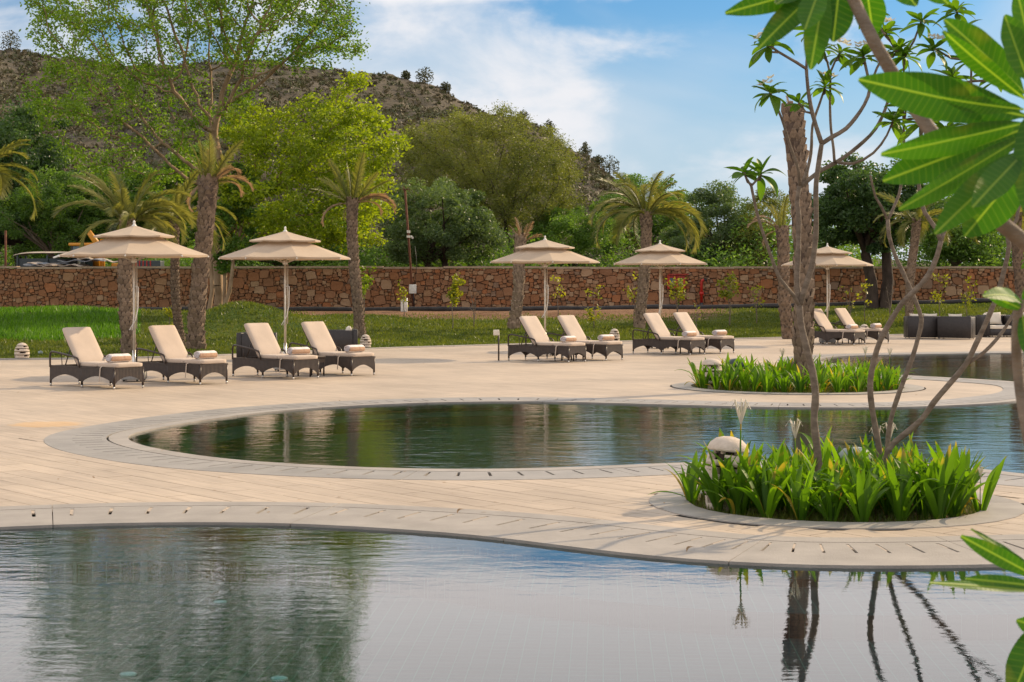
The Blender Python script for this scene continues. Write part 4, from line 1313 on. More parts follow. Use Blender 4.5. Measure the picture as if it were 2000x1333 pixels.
# things beyond the wall at left
def yard():
    b = (P(185, 500, 84).x, 84, 0.45)
    ex = thing('excavator', 'yellow excavator with a glazed cab half hidden behind the wall', 'excavator', b)
    mb = MB(); mb.rbox((0.1, 0, 1.35), (2.3, 1.6, 0.9), .06); mb.rbox((1.3, 0, 2.0), (0.7, 1.3, 0.8), .05); mb.build('body', M_yel, ex)
    for x, y in ((-.95, -.6), (.1, -.6), (-.95, .6), (.1, .6)):
        mb = MB(); mb.box((x, y, 2.5), (.09, .09, 1.5)); mb.build('cab_post', M_tuft, ex)
    mb = MB(); mb.rbox((-.42, 0, 3.3), (1.35, 1.45, .14), .04); mb.build('cab_roof', M_yel, ex)
    mb = MB(); mb.box((-.42, -.62, 2.5), (.95, .02, 1.4)); mb.build('window', M_glassy, ex)
    mb = MB(); mb.box((-.97, 0, 2.5), (.02, 1.1, 1.4)); mb.build('window', M_glassy, ex)
    mb = MB(); mb.box((.52, -.62, 2.7), (.22, .1, 1.7)); mb.build('door_post', M_yel, ex)
    mb = MB(); mb.tube([(.3, -.9, 2.2), (.35, -1.2, 3.4), (.0, -1.4, 3.95)], [.17, .16, .13], 8); mb.build('boom', M_yel, ex)
    for s in (-1, 1):
        mb = MB(); mb.rbox((0, s * .75, .35), (2.6, .45, .7), .15); mb.build('track', M_tuft, ex)
    b = (P(270, 512, 82).x, 82, 0.45)
    k = thing('engine_unit', 'dark machine with red and grey fittings seen over the wall behind the first palm', 'machine', b)
    mb = MB(); mb.rbox((0.2, 0, 1.45), (1.9, .9, 2.1), .05); mb.build('body', M_speak, k)
    mb = MB()
    for i in range(7): mb.box((-.35 + i * .17, -.47, 2.36), (.05, .05, .28))
    mb.build('grille', M_red, k)
    mb = MB(); mb.lathe([(0, 2.9), (.13, 2.6), (.14, 2.5)], 8, c=(-.75, 0)); mb.build('cone', M_sheet, k)
    b = (P(95, 512, 81).x, 81, 0.5)
    tr = thing('flatbed_trailer', 'rusty flatbed stand holding the scrap sheets behind the wall', 'trailer', b)
    mb = MB(); mb.box((0, 0, 1.9), (5.2, 1.6, .1))
    for x in (-2.3, 0, 2.3):
        for y in (-.7, .7): mb.box((x, y, .9), (.12, .12, 1.9))
    mb.build('frame', M_rust, tr)
    z = b[2] + 1.96
    defs = [(62, 3.0, M_sheet, 'tan corrugated scrap sheet sticking out farthest left on the heap', 0.10), (115, 2.6, M_sheet, 'long pale scrap sheet in the middle of the heap', -.04), (165, 2.2, M_sheetb, 'blue-grey flat scrap sheet at the right of the heap', .03),
            (100, 2.4, M_sheetb, 'grey scrap sheet near the bottom of the heap', .02), (190, 1.9, M_sheet, 'small brown scrap sheet at the heap’s right end', -.09), (140, 1.8, M_white, 'whitish scrap board lying across the heap', .06)]
    for i, (px, L, mt, lab, til) in enumerate(defs):
        mb = MB(); nx = 14
        vs = []
        for k_ in range(nx + 1):
            x = -L / 2 + L * k_ / nx; zz = 0.05 * math.sin(k_ * 1.1 + i) + x * til
            vs += [(x, -.55, zz), (x, .55, zz + .05), (x, -.55, zz - .035), (x, .55, zz + .015)]
        fs = []
        for k_ in range(nx):
            a = k_ * 4
            fs += [(a, a + 4, a + 5, a + 1), (a + 2, a + 3, a + 7, a + 6), (a, a + 2, a + 6, a + 4), (a + 1, a + 5, a + 7, a + 3)]
        fs += [(0, 1, 3, 2), (nx * 4, nx * 4 + 2, nx * 4 + 3, nx * 4 + 1)]
        mb.add(vs, fs)
        o = mb.build('scrap_sheet', mt); o.location = (P(px, 510, 81).x, 80.8 + .1 * i, z + .10 + .075 * i + .12 * (i % 3)); o.rotation_euler = (0, 0, .12 * (i - 2.5))
        tag(o, lab, 'scrap sheet', 'scrap sheets heaped behind the wall')
    # curved old vehicle hood
    o = thing('vehicle_shell', 'old curved tan vehicle roof shell above the scrap heap', 'vehicle shell', (P(100, 503, 82.5).x, 82.5, 0.5))
    mb = MB(); vs = []; ny = 8
    for k_ in range(13):
        x = -1.6 + 3.2 * k_ / 12
        for j in range(ny + 1):
            y = -.8 + 1.6 * j / ny
            vs.append((x, y, 2.65 + .16 * (1 - (x / 1.7) ** 4) + .08 * (1 - (y / .8) ** 2)))
    fs = [(k_ * (ny + 1) + j, (k_ + 1) * (ny + 1) + j, (k_ + 1) * (ny + 1) + j + 1, k_ * (ny + 1) + j + 1) for k_ in range(12) for j in range(ny)]
    mb.add(vs, fs, True); mb.build('roof', M_sheet, o)
    mb = MB()
    for x in (-1.4, 0, 1.4):
        for y in (-.7, .7): mb.box((x, y, 1.3), (.08, .08, 2.8))
    mb.box((0, 0, 2.1), (2.9, 1.3, .9)); mb.build('body', M_speak, o)
    mb = MB(); mb.tube([(0, 0, -.3), (0, 0, 3.9)], .06, 6)
    o = mb.build('rusty_post', M_rust); o.location = (P(11, 500, 83).x, 83, .5); tag(o, 'thin rusty upright post above the wall at the left edge', 'post')


yard()


# ------------------------------------------------------------------ palms
def frond_mesh(name, L, droop, mat, nl=30, ll=0.42, up=0.25, dry=False):
    V = []; F = []
    pts = []
    ang = up; x = z = 0.0
    n = 16
    for i in range(n + 1):
        pts.append(Vector((x, 0, z)))
        ds = L / n; ang -= droop / n * (0.5 + 1.0 * i / n)
        x += math.cos(ang) * ds; z += math.sin(ang) * ds
    def at(t):
        f = t * n; i = min(n - 1, int(f)); return pts[i].lerp(pts[i + 1], f - i), (pts[i + 1] - pts[i]).normalized()
    mb = MB(); mb.tube(pts, [0.028 * (1 - 0.85 * i / n) + .003 for i in range(n + 1)], 4, cap=False)
    for k in range(nl * 2):
        t = 0.10 + 0.90 * (k // 2) / nl
        sgn = 1 if k % 2 else -1
        p, T = at(min(.999, t))
        l = ll * (math.sin(math.pi * min(1, 0.12 + t * 0.9)) ** 0.6) * random.uniform(.8, 1.1)
        up_ = Vector((-T.z, 0, T.x))
        side = Vector((0, sgn, 0))
        dr = (T * 0.75 + side * 0.75 + up_ * random.uniform(0.15, 0.45)).normalized()
        q1 = p + dr * l * 0.5 - Vector((0, 0, .02)); q2 = p + dr * l - Vector((0, 0, l * random.uniform(.18, .45)))
        w = (T * 0.55 + up_ * 0.5 * sgn).normalized() * 0.016
        b = len(mb.v)
        mb.v += [tuple(p - w), tuple(p + w), tuple(q1 + w), tuple(q1 - w), tuple(q2)]
        mb.f += [(b, b + 1, b + 2, b + 3), (b + 3, b + 2, b + 4)]; mb.sm += [False, False]
    return mb.mesh(name, mat)


BOOT = MB()
BOOT.add([(-.075, 0, 0), (.075, 0, 0), (.085, .028, .07), (-.085, .028, .07), (-.034, .062, .165), (.034, .062, .165), (-.03, .02, .18), (.03, .02, .18)],
         [(0, 1, 2, 3), (3, 2, 5, 4), (4, 5, 7, 6), (0, 3, 4, 6), (1, 7, 5, 2)])
BOOTM = BOOT.mesh('leaf_base', M_boot)


def palm(name, label, base, lean, h, r, fronds, dz=0.12, nb=9, separate=False, flare=1.15, top_r=1.15, boots=1.0):
    root = thing(name, label, 'palm tree', base, 0, 'palm trees on the lawn and in the far planter')
    pts = []
    n = 14
    for i in range(n + 1):
        t = i / n
        pts.append(Vector((lean[0] * t + 0.06 * math.sin(t * 5 + base[0]), lean[1] * t, h * t - .15)))
    rad = [r * (flare if i == 0 else 1.0) * (1 + (top_r - 1) * max(0, (i / n - .75) * 4)) for i in range(n + 1)]
    mb = MB(); rad = [q * .93 - .045 for q in rad]; mb.tube(pts, rad, 16); mb.build('trunk', M_palm, root)
    merged = MB(); k = 0; z = 0.02; row = 0
    while z < h - 0.1:
        t = z / h; f = t * n; i = min(n - 1, int(f)); c = pts[i].lerp(pts[i + 1], f - i); rr = rad[i]
        for j in range(nb):
            a = 2 * math.pi * (j + (row % 2) * .5) / nb + random.uniform(-.06, .06) + row * .13
            s = boots * (2 * math.pi * r / nb) / 0.16 * random.uniform(.85, 1.15)
            out = Vector((math.cos(a), math.sin(a), 0))
            Mx = Matrix.Translation(c + out * (rr - .012) + Vector((0, 0, .15 + random.uniform(-.015, .015)))) @ Matrix.Rotation(a - math.pi / 2, 4, 'Z') @ Matrix.Rotation(random.uniform(-.1, .25), 4, 'X') @ Matrix.Diagonal((s, s * random.uniform(.7, 1.2), s * dz / .12, 1))
            if separate and k < 300:
                o = link('leaf_base', BOOTM, root); o.matrix_local = Mx
            else:
                merged.add(BOOT.v, BOOT.f, M=Mx)
            k += 1
        z += dz; row += 1
    if merged.v: merged.build('leaf_bases', M_boot, root)['kind'] = 'stuff'
    top = pts[-1]
    for (me, az, pitch, sc) in fronds:
        o = link('frond', me, root)
        o.location = top + Vector((math.cos(az) * r * .5, math.sin(az) * r * .5, -.05))
        o.rotation_euler = Euler((random.uniform(-.5, .5), -pitch + random.uniform(-.12, .12), az + random.uniform(-.15, .15)), 'XYZ'); s_ = sc * random.uniform(.82, 1.08); o.scale = (s_, s_ * random.uniform(.7, 1.1), s_)
    return root


random.seed(21)
FA = frond_mesh('frond', 2.0, 0.9, LF_palm, 52, .48)
FB = frond_mesh('frond', 2.2, 1.7, LF_palm, 56, .50)
FC = frond_mesh('frond', 2.3, 2.6, LF_palm, 58, .52)
FDRY = frond_mesh('frond', 1.6, 2.0, LF_palmdry, 36, .38)
FU = frond_mesh('frond', 1.9, 0.45, LF_palm, 46, .42)
FDS = frond_mesh('frond', 1.1, 0.7, LF_palmdry, 14, .3)


def crown_set(n, ups, spread=1.0, dry=0, mix=(FA, FB, FC)):
    out = []
    for i in range(n):
        az = i * 2.399 + random.uniform(-.3, .3)
        t = i / max(1, n - 1)
        out.append((mix[min(2, int(t * 3))], az, ups * (1 - t) + random.uniform(-.12, .12) + .05, spread * random.uniform(.85, 1.1)))
    for i in range(dry):
        out.append((FDRY, random.uniform(0, 6.28), random.uniform(-.9, .2), spread * random.uniform(.7, 1)))
    return out


def lawn_palm(label, bpx, d, toppx, toppy, r, fr, **kw):
    b = on_lawn(bpx, d)
    tp = P(toppx, toppy, d)
    return palm('palm_tree', label, b, (tp.x - b[0], 0.1), tp.z - b[2] + .1, r, fr, **kw)


lawn_palm('drooping palm whose trunk stands right behind the first parasol pole', 249, 47.0, 246, 428, .225, [(FA, 3.0, 1.0, 1.1), (FA, 2.6, .75, 1.1), (FB, .25, .8, 1.0), (FC, .1, .75, 1.05), (FC, 5.9, .6, 1.0), (FC, .5, .5, 1.0)] + crown_set(15, 1.1, .9), separate=True, dz=.125)
lawn_palm('slender palm leaning left between the first and second parasols', 354, 50.5, 334, 425, .17, crown_set(17, 1.0, .92), separate=True, dz=.11)
lawn_palm('stout palm with a narrow upswept crown of bleached fronds', 385, 49.0, 403, 352, .27, [(FU, a, p, s) for a, p, s in ((0.3, .9, .6), (1.5, 1.2, .8), (2.4, 1.25, .7), (3.3, 1.1, .75), (5.0, 1.3, .8), (5.6, .6, .85), (.9, .5, .7), (3.9, .9, .6))] +
          [(FDRY, .1, .45, .95), (FDRY, .5, .1, .9), (FDRY, 5.9, .7, .9), (FDRY, 3.2, -.6, .6), (FB, 6.1, .3, .55), (FDRY, 1.7, 1.4, 1.0)], separate=True, dz=.125, top_r=1.3)
lawn_palm('palm with a brown-tipped spiky crown between the second parasol and the pole', 699, 56.5, 688, 392, .215, [(FU, a, p, s) for a, p, s in ((0.2, .5, .75), (1.2, 1.1, .8), (2.0, 1.25, .8), (2.9, .55, .8), (3.5, .8, .8), (4.4, 1.1, .7), (5.2, 1.2, .9), (5.9, .75, .8), (2.5, 1.1, .9), (3.15, .3, .75))] +
          [(FDRY, .1, .55, 1.1), (FDRY, 6.1, .2, 1.15), (FDRY, .4, .1, .9), (FDRY, 3.2, -.1, .8), (FDRY, 2.9, -1, .5)], separate=True, dz=.12)
lawn_palm('short cut-back palm stump with a brown tuft behind the third parasol', 1003, 63.0, 1021, 468, .225, [(FDS, a, p, s) for a, p, s in ((0.2, 1.2, .7), (1.0, 1.0, .8), (2.0, 1.4, .9), (3.2, 1.2, .6), (4.3, 1.1, .8), (5.3, .8, .9), (.1, .5, .8), (5.9, .3, .7))], dz=.14, boots=1.2)
lawn_palm('lush palm with long drooping golden-green fronds behind the fourth parasol', 1252, 64.0, 1263, 415, .235, crown_set(20, 1.1, 1.15) + [(FC, 0.05, .35, 1.3), (FC, 6.2, .15, 1.2), (FC, 3.1, .5, 1.2)], dz=.12)
lawn_palm('leaning palm with a thin dried crown just left of the tall ragged palm', 1541, 60.0, 1524, 445, .24, [(FA, 2.0, 1.2, .6), (FA, 3.3, 1.1, .6), (FDRY, 3.1, .6, .8), (FDRY, 2.6, -.3, .6), (FDRY, .5, .7, .6), (FA, 5, 1.3, .7), (FDRY, 3.5, 1.0, .8)], dz=.125)
lawn_palm('slim palm with a yellowish crown beyond the right sofas', 1776, 68.0, 1789, 430, .20, crown_set(13, .8, .95), dz=.12)
lawn_palm('palm partly cut off by the right edge of the photo', 1993, 66.0, 1988, 420, .24, crown_set(12, .8, .95), dz=.12)
palm('palm_tree', 'palm beyond the left edge whose golden fronds hang into view', on_lawn(-45, 50), (0, 0), P(0, 330, 50).z, .22, crown_set(14, .8, 1.0), dz=.14)
b = Vector(((1572 - 1000) / FP * 32.6, 32.6, 0))
tp = P(1552, 200, b.y)
palm('palm_tree', 'tall ragged palm trunk with almost no fronds rising from the far planter', (b.x, b.y, -.05), (tp.x - b.x, 0), tp.z, .212,
     [(FDS, a, p, s) for a, p, s in ((0.2, 1.4, .35), (2.0, 1.35, .4), (4.0, 1.45, .35), (5.2, 1.2, .3))], dz=.15, nb=8, separate=True, boots=1.05)


# ------------------------------------------------------------------ planters: strap-leaved lilies
def strap(name, L, w, arc, mat, n=9, lift=1.35):
    V = []; F = []
    ang = lift; x = z = 0
    P_ = []
    for i in range(n + 1):
        P_.append((x, z, ang)); ds = L / n; ang -= arc / n * (0.3 + 1.4 * i / n); x += math.cos(ang) * ds; z += math.sin(ang) * ds
    for i, (x, z, a) in enumerate(P_):
        t = i / n; ww = w * (0.55 + 0.9 * t if t < .5 else 1.0 * (1 - ((t - .5) / .5) ** 2.2) + .02) / 2
        up = (-math.sin(a), math.cos(a))
        V += [(x + up[0] * ww * .35, ww, z + up[1] * ww * .35), (x, 0, z), (x + up[0] * ww * .35, -ww, z + up[1] * ww * .35)]
    for i in range(n):
        a = i * 3
        F += [(a, a + 1, a + 4, a + 3), (a + 1, a + 2, a + 5, a + 4)]
    return np_mesh(name, V, F, mat, True)


random.seed(5)
ST = [strap('leaf', L, w, arc, LF_lily, lift=li) for L, w, arc, li in ((.60, .066, .25, 1.45), (.64, .07, .55, 1.36), (.58, .062, .9, 1.3), (.52, .06, .2, 1.28), (.68, .062, 1.5, 1.3), (.46, .06, .4, 1.1))]
STY = [strap('leaf', .45, .045, 1.9, LF_lilyy, lift=1.1), strap('leaf', .5, .04, .9, LF_lilyy, lift=1.2)]
FL = MB()
FL.tube([(0, 0, 0), (.01, 0, .35), (.0, 0, .68)], [.009, .008, .006], 5)
FLM = FL.mesh('flower_stalk', LF_lily)
PE = MB()
for k in range(9):
    a = k * .7; r0 = .02
    d_ = Vector((math.cos(a), math.sin(a), 0))
    pts = [Vector((0, 0, .68)), Vector((0, 0, .75)) + d_ * .022, Vector((0, 0, .82 + .02 * (k % 3))) + d_ * .045, Vector((0, 0, .84 - .05 * (k % 2))) + d_ * (.06 + .015 * (k % 3))]
    PE.tube(pts, [.005, .006, .006, .003], 4, cap=False)
PEM = PE.mesh('blossom', M_petal)


def lily(x, y, sc, label, group, nl=11, flower=False, z=-.04, yellow=.08):
    root = thing('lily_plant', label, 'lily', (x, y, z), random.uniform(0, 6.28), group)
    for k in range(nl):
        me = random.choice(STY) if random.random() < yellow else random.choice(ST)
        o = link('leaf', me, root)
        az = k * 2.4 + random.uniform(-.4, .4)
        o.location = (math.cos(az) * .03, math.sin(az) * .03, 0)
        o.rotation_euler = (random.uniform(-.22, .22), random.uniform(-.25, .22), az)
        s_ = sc * random.uniform(.72, 1.12); o.scale = (s_, s_ * random.uniform(.85, 1.2), s_)
    if flower:
        s = link('flower_stalk', FLM, root); s.scale = (flower,) * 3
        f = link('blossom', PEM, s)
    return root


pos = []
g1 = 'strap-leaved lilies in the near round planter'
def fill(c, r, dmin, n, seedv):
    rs = random.Random(seedv); out = []
    for _ in range(8000):
        a = rs.uniform(0, 6.283); q = r * math.sqrt(rs.random()); x, y = c[0] + q * math.cos(a), c[1] + q * math.sin(a)
        if all((x - u) ** 2 + (y - v) ** 2 > dmin * dmin for u, v in out): out.append((x, y))
        if len(out) >= n: break
    return out
lamp1 = G(1412, 985)
ORD = ['leftmost', 'second', 'third', 'fourth', 'fifth', 'sixth', 'seventh', 'eighth', 'ninth', 'tenth', 'eleventh', 'twelfth', 'thirteenth', 'fourteenth', 'fifteenth', 'sixteenth', 'seventeenth', 'eighteenth']


def bed_of_lilies(c, pts, which, group, lo, hi, nl, yellow):
    front = sorted([p for p in pts if math.hypot(p[0] - c[0], p[1] - c[1]) > c[2] * .68 and p[1] < c[1] - .1 * c[2]])
    for x, y in pts:
        dx, dy = (x - c[0]) / c[2], (y - c[1]) / c[2]
        if (x, y) in front and front.index((x, y)) < len(ORD):
            k = front.index((x, y)); lab = 'lily clump on the front rim of the %s planter, %s' % (which, 'leftmost there' if k == 0 else ORD[k] + ' from the left')
        elif math.hypot(dx, dy) < .5: lab = 'strap-leaved lily clump in the middle of the %s planter' % which
        elif dy > .3: lab = 'strap-leaved lily clump at the back of the %s planter' % which
        else: lab = 'strap-leaved lily clump inside the %s side of the %s planter' % ('left' if dx < 0 else 'right', which)
        lily(x, y, random.uniform(lo, hi), lab, group, nl, yellow=yellow)


pts1 = [(x, y) for x, y in fill(PL1, PL1[2] - .17, .215, 74, 3) if math.hypot(x - lamp1.x - .02, y - lamp1.y - .1) >= .24 and not (x > PL1[0] + .55 and y < PL1[1] - .55 and random.random() < .5)]
bed_of_lilies(PL1, pts1, 'near', g1, .82, 1.1, 13, .08)
lily(1.62, 15.75, 1.0, 'lily at the left rim of the near planter with a leaf flopped on the paving', g1, 10)
for px, py, h_, lab in ((1447, 1000, 1.18, 'lily with a tall pale blossom just right of the big stone lamp'), (1553, 990, .95, 'lily with a pale spider blossom left of the thick frangipani stem'),
                      (1712, 985, .86, 'lily with a white blossom at the foot of the forked stems, left one'), (1738, 975, .86, 'lily with a white blossom at the foot of the forked stems, right one'), (1915, 1000, .5, 'lily with a ragged blossom at the right rim of the near planter')):
    q = G(px, py); lily(q.x, q.y, .9, lab, g1, 8, flower=h_)
g2 = 'strap-leaved lilies in the far round planter'
pts2 = [(x, y) for x, y in fill(PL2, PL2[2] - .15, .27, 150, 9) if math.hypot(x - b.x, y - b.y) > .32]
bed_of_lilies(PL2, pts2, 'far', g2, .75, 1.06, 10, .12)
for px, py, lab in ((1528, 757, 'lily with a pale upright blossom in the far planter left of the ragged palm'), (1690, 752, 'lily with a pale blossom near the right side of the far planter'), (1738, 756, 'lily with a spidery blossom at the right rim of the far planter')):
    q = G(px, py); lily(q.x, q.y, .9, lab, g2, 8, flower=.9)
for c, n_ in ((PL1, 5200), (PL2, 7000)):           # fine grass between the clumps
    a = rng.uniform(0, 6.283, n_); q = c[2] * np.sqrt(rng.uniform(0, 1, n_)) * .985
    gx, gy = c[0] + q * np.cos(a), c[1] + q * np.sin(a)
    h = rng.uniform(.04, .13, n_); aa = rng.uniform(0, 6.28, n_); w = .004
    ln = rng.normal(0, .5, (n_, 2)) * h[:, None]
    V = np.stack([np.stack([gx - np.cos(aa) * w, gy - np.sin(aa) * w, np.full(n_, -.05)], 1), np.stack([gx + np.cos(aa) * w, gy + np.sin(aa) * w, np.full(n_, -.05)], 1), np.stack([gx + ln[:, 0], gy + ln[:, 1], -.05 + h], 1)], 1).reshape(-1, 3)
    tag(link('grass', np_mesh('grass', V, np.arange(3 * n_).reshape(-1, 3), LF_grass)), 'short grass growing between the lilies of the %s planter' % ('near' if c is PL1 else 'far'), 'grass', kind='stuff')


# ------------------------------------------------------------------ stone garden lamps
def lamp(loc, h, r, label, rotz=0.0, hat=False, tilt=0.0):
    root = thing('garden_lamp', label, 'garden lamp', loc, rotz, 'carved stone garden lamps')
    if tilt: root.rotation_euler = (0, tilt, rotz)
    nseg = 5; n = 20
    core = MB(); core.lathe([(r * .62, 0.0), (r * .72, h * .3), (r * .6, h * .7), (r * .35, h * .88)], 14); core.build('core', M_lampdark, root)
    def rad(z):
        t = z / h
        if hat: return r * (.86 + .30 * math.sin(min(1, t * 1.25) * math.pi * .8))
        return r * math.sqrt(max(0.02, 1 - ((t - .42) / .6) ** 2))
    zs = [0, .17, .35, .53, .70, .84] if not hat else [0, .20, .40, .60, .78]
    for i in range(len(zs) - 1):
        z0, z1 = zs[i] * h, zs[i + 1] * h - h * .025
        mb = MB()
        # each ring is cut by slots half way up, staggered
        zm = (z0 + z1) / 2
        for (a0, a1, zz0, zz1) in ((0, n, z0, zm),):
            mb.lathe([(rad(z0) * .7, z0), (rad(z0), z0 + .004), (rad(zm), zm), (rad(zm) * .68, zm)], n)
        for s in range(3):
            st = int((s / 3 + (i % 2) / 6) * n); ln = 4
            pr = [(rad(zm) * .66, zm), (rad(zm), zm), (rad(z1), z1), (rad(z1) * .66, z1)]
            vs = []; fs = []
            for k in range(ln + 1):
                a = 2 * math.pi * (st + k) / n + .3 * i
                for (q, z) in pr: vs.append((q * math.cos(a), q * math.sin(a), z))
            for k in range(ln):
                for j in range(3): fs.append((k * 4 + j, (k + 1) * 4 + j, (k + 1) * 4 + j + 1, k * 4 + j + 1))
            fs += [(0, 1, 2, 3), (ln * 4 + 3, ln * 4 + 2, ln * 4 + 1, ln * 4)]
            mb.add(vs, fs)
        mb.build('ring', M_lamp, root)
    mb = MB()
    if hat:
        z0 = h * .80
        mb.lathe([(r * .5, z0), (r * 1.12, z0), (r * 1.13, z0 + h * .03), (r * 1.0, z0 + h * .10), (r * .7, z0 + h * .165), (r * .3, z0 + h * .195), (0.001, z0 + h * .20)], 24)
        for k in range(5):
            a = k * 1.26; mb.box((r * .62 * math.cos(a), r * .62 * math.sin(a), h * .79), (r * .2, r * .2, h * .06))
    else:
        z0 = h * .84
        mb.lathe([(r * .4, z0), (rad(z0) * 1.05, z0), (rad(h * .9) * 1.0, h * .9), (rad(h * .95) * .95, h * .955), (r * .12, h * .995), (0.001, h)], 20)
    mb.build('cap', M_lamp, root)
    return root


lamp((lamp1.x - .02, lamp1.y - .12, -.04), .66, .165, 'large carved stone lamp with a domed hat in the near planter', .4, True, .11)
q = G(1390, 757); lamp((q.x, q.y, -.04), .58, .17, 'carved stone lamp with a domed hat at the left of the far planter', 1.4, True)
for px, py, h_, r_, lab in ((43, 695, .47, .19, 'egg-shaped slotted stone lamp on the lawn at the left edge'), (714, 675, .46, .17, 'egg-shaped slotted stone lamp beside the palm right of the fourth lounger'),
                        (1200, 664, .50, .175, 'egg-shaped slotted stone lamp between the third and fourth parasols'), (1688, 652, .48, .18, 'egg-shaped slotted stone lamp behind the last pair of loungers')):
    q = G(px, py, .1); lamp(on_lawn(px, q.y), h_, r_, lab, px * .7)
for px, py, r_, lab, mt, h_ in ((1440, 748, .20, 'dark domed garden speaker among the far planter’s lilies', M_speak, .52), (1672, 960, .17, 'grey domed garden speaker half hidden in the near planter’s lilies', M_speakg, .46)):
    q = G(px, py)
    root = thing('garden_speaker', lab, 'speaker', (q.x, q.y, -.04))
    mb = MB(); mb.lathe([(r_ * .55, 0), (r_ * .6, h_ * .5), (r_ * .7, h_ * .62)], 16); mb.build('base', M_speak, root)
    mb = MB(); mb.lathe([(r_ * .7, h_ * .62), (r_ * 1.0, h_ * .66), (r_ * 1.03, h_ * .74), (r_ * .96, h_ * .86), (r_ * .7, h_ * .96), (r_ * .3, h_ * .995), (0.001, h_)], 22); mb.build('dome', mt, root)
for px, py, lab in ((79, 690, 'small grey ball light on the grass right of the leftmost stone lamp'), (1205, 668, 'small pale ball light on the grass behind the seventh lounger')):
    q = G(px, py, .08); mb = MB(); mb.lathe([(.03, 0), (.06, .03), (.075, .08), (.055, .135), (.001, .155)], 14)
    o = mb.build('ball_light', M_speakg); o.location = on_lawn(px, q.y); tag(o, lab, 'garden light')


# ------------------------------------------------------------------ loungers, towels, parasols
LD = Vector((0.755, -0.656, 0)).normalized(); LW = Vector((-LD.y, LD.x, 0))   # toward the foot, toward the right side
LROT = math.atan2(LD.y, LD.x)
LL, LWd = 1.96, 0.70


def arch_panel(L, z1, arches, th=0.02, nseg=10, z0=0.10, rise=0.13):
    """panel along x from 0..L, top z1, bottom scalloped"""
    mb = MB(); vs = []; k = 0
    xs = []
    for a in range(arches):
        for i in range(nseg + (1 if a == arches - 1 else 0)):
            t = i / nseg; x = (a + t) * L / arches
            xs.append((x, z0 + rise * (math.sin(math.pi * t) ** 0.75 if 0 < t < 1 else 0)))
    for x, zb in xs:
        vs += [(x, -th / 2, zb), (x, -th / 2, z1), (x, th / 2, zb), (x, th / 2, z1)]
    fs = []
    for i in range(len(xs) - 1):
        a = i * 4
        fs += [(a, a + 4, a + 5, a + 1), (a + 2, a + 3, a + 7, a + 6), (a, a + 2, a + 6, a + 4), (a + 1, a + 5, a + 7, a + 3)]
    fs += [(0, 1, 3, 2), ((len(xs) - 1) * 4, (len(xs) - 1) * 4 + 2, (len(xs) - 1) * 4 + 3, (len(xs) - 1) * 4 + 1)]
    return mb.add(vs, fs)


def soft_box(c, h, r, M=None, puff=0.012, n=7):
    """cushion: rounded box, slightly domed"""
    mb = MB()
    bm = bmesh.new(); bmesh.ops.create_cube(bm, size=1.0)
    bmesh.ops.subdivide_edges(bm, edges=bm.edges[:], cuts=n, use_grid_fill=True)
    for v in bm.verts:
        p = Vector((v.co.x * h[0], v.co.y * h[1], v.co.z * h[2]))
        q = Vector((max(-h[0] / 2 + r, min(h[0] / 2 - r, p.x)), max(-h[1] / 2 + r, min(h[1] / 2 - r, p.y)), max(-h[2] / 2 + r, min(h[2] / 2 - r, p.z))))
        d = p - q
        if d.length > 1e-6: p = q + d.normalized() * r
        fx, fy = 1 - (2 * p.x / h[0]) ** 2, 1 - (2 * p.y / h[1]) ** 2
        p.z += math.copysign(1, p.z) * puff * max(0, fx) ** .5 * max(0, fy) ** .5
        v.co = p + Vector(c)
    mb.add([v.co.copy() for v in bm.verts], [tuple(v.index for v in f.verts) for f in bm.faces], True, M)
    bm.free()
    return mb


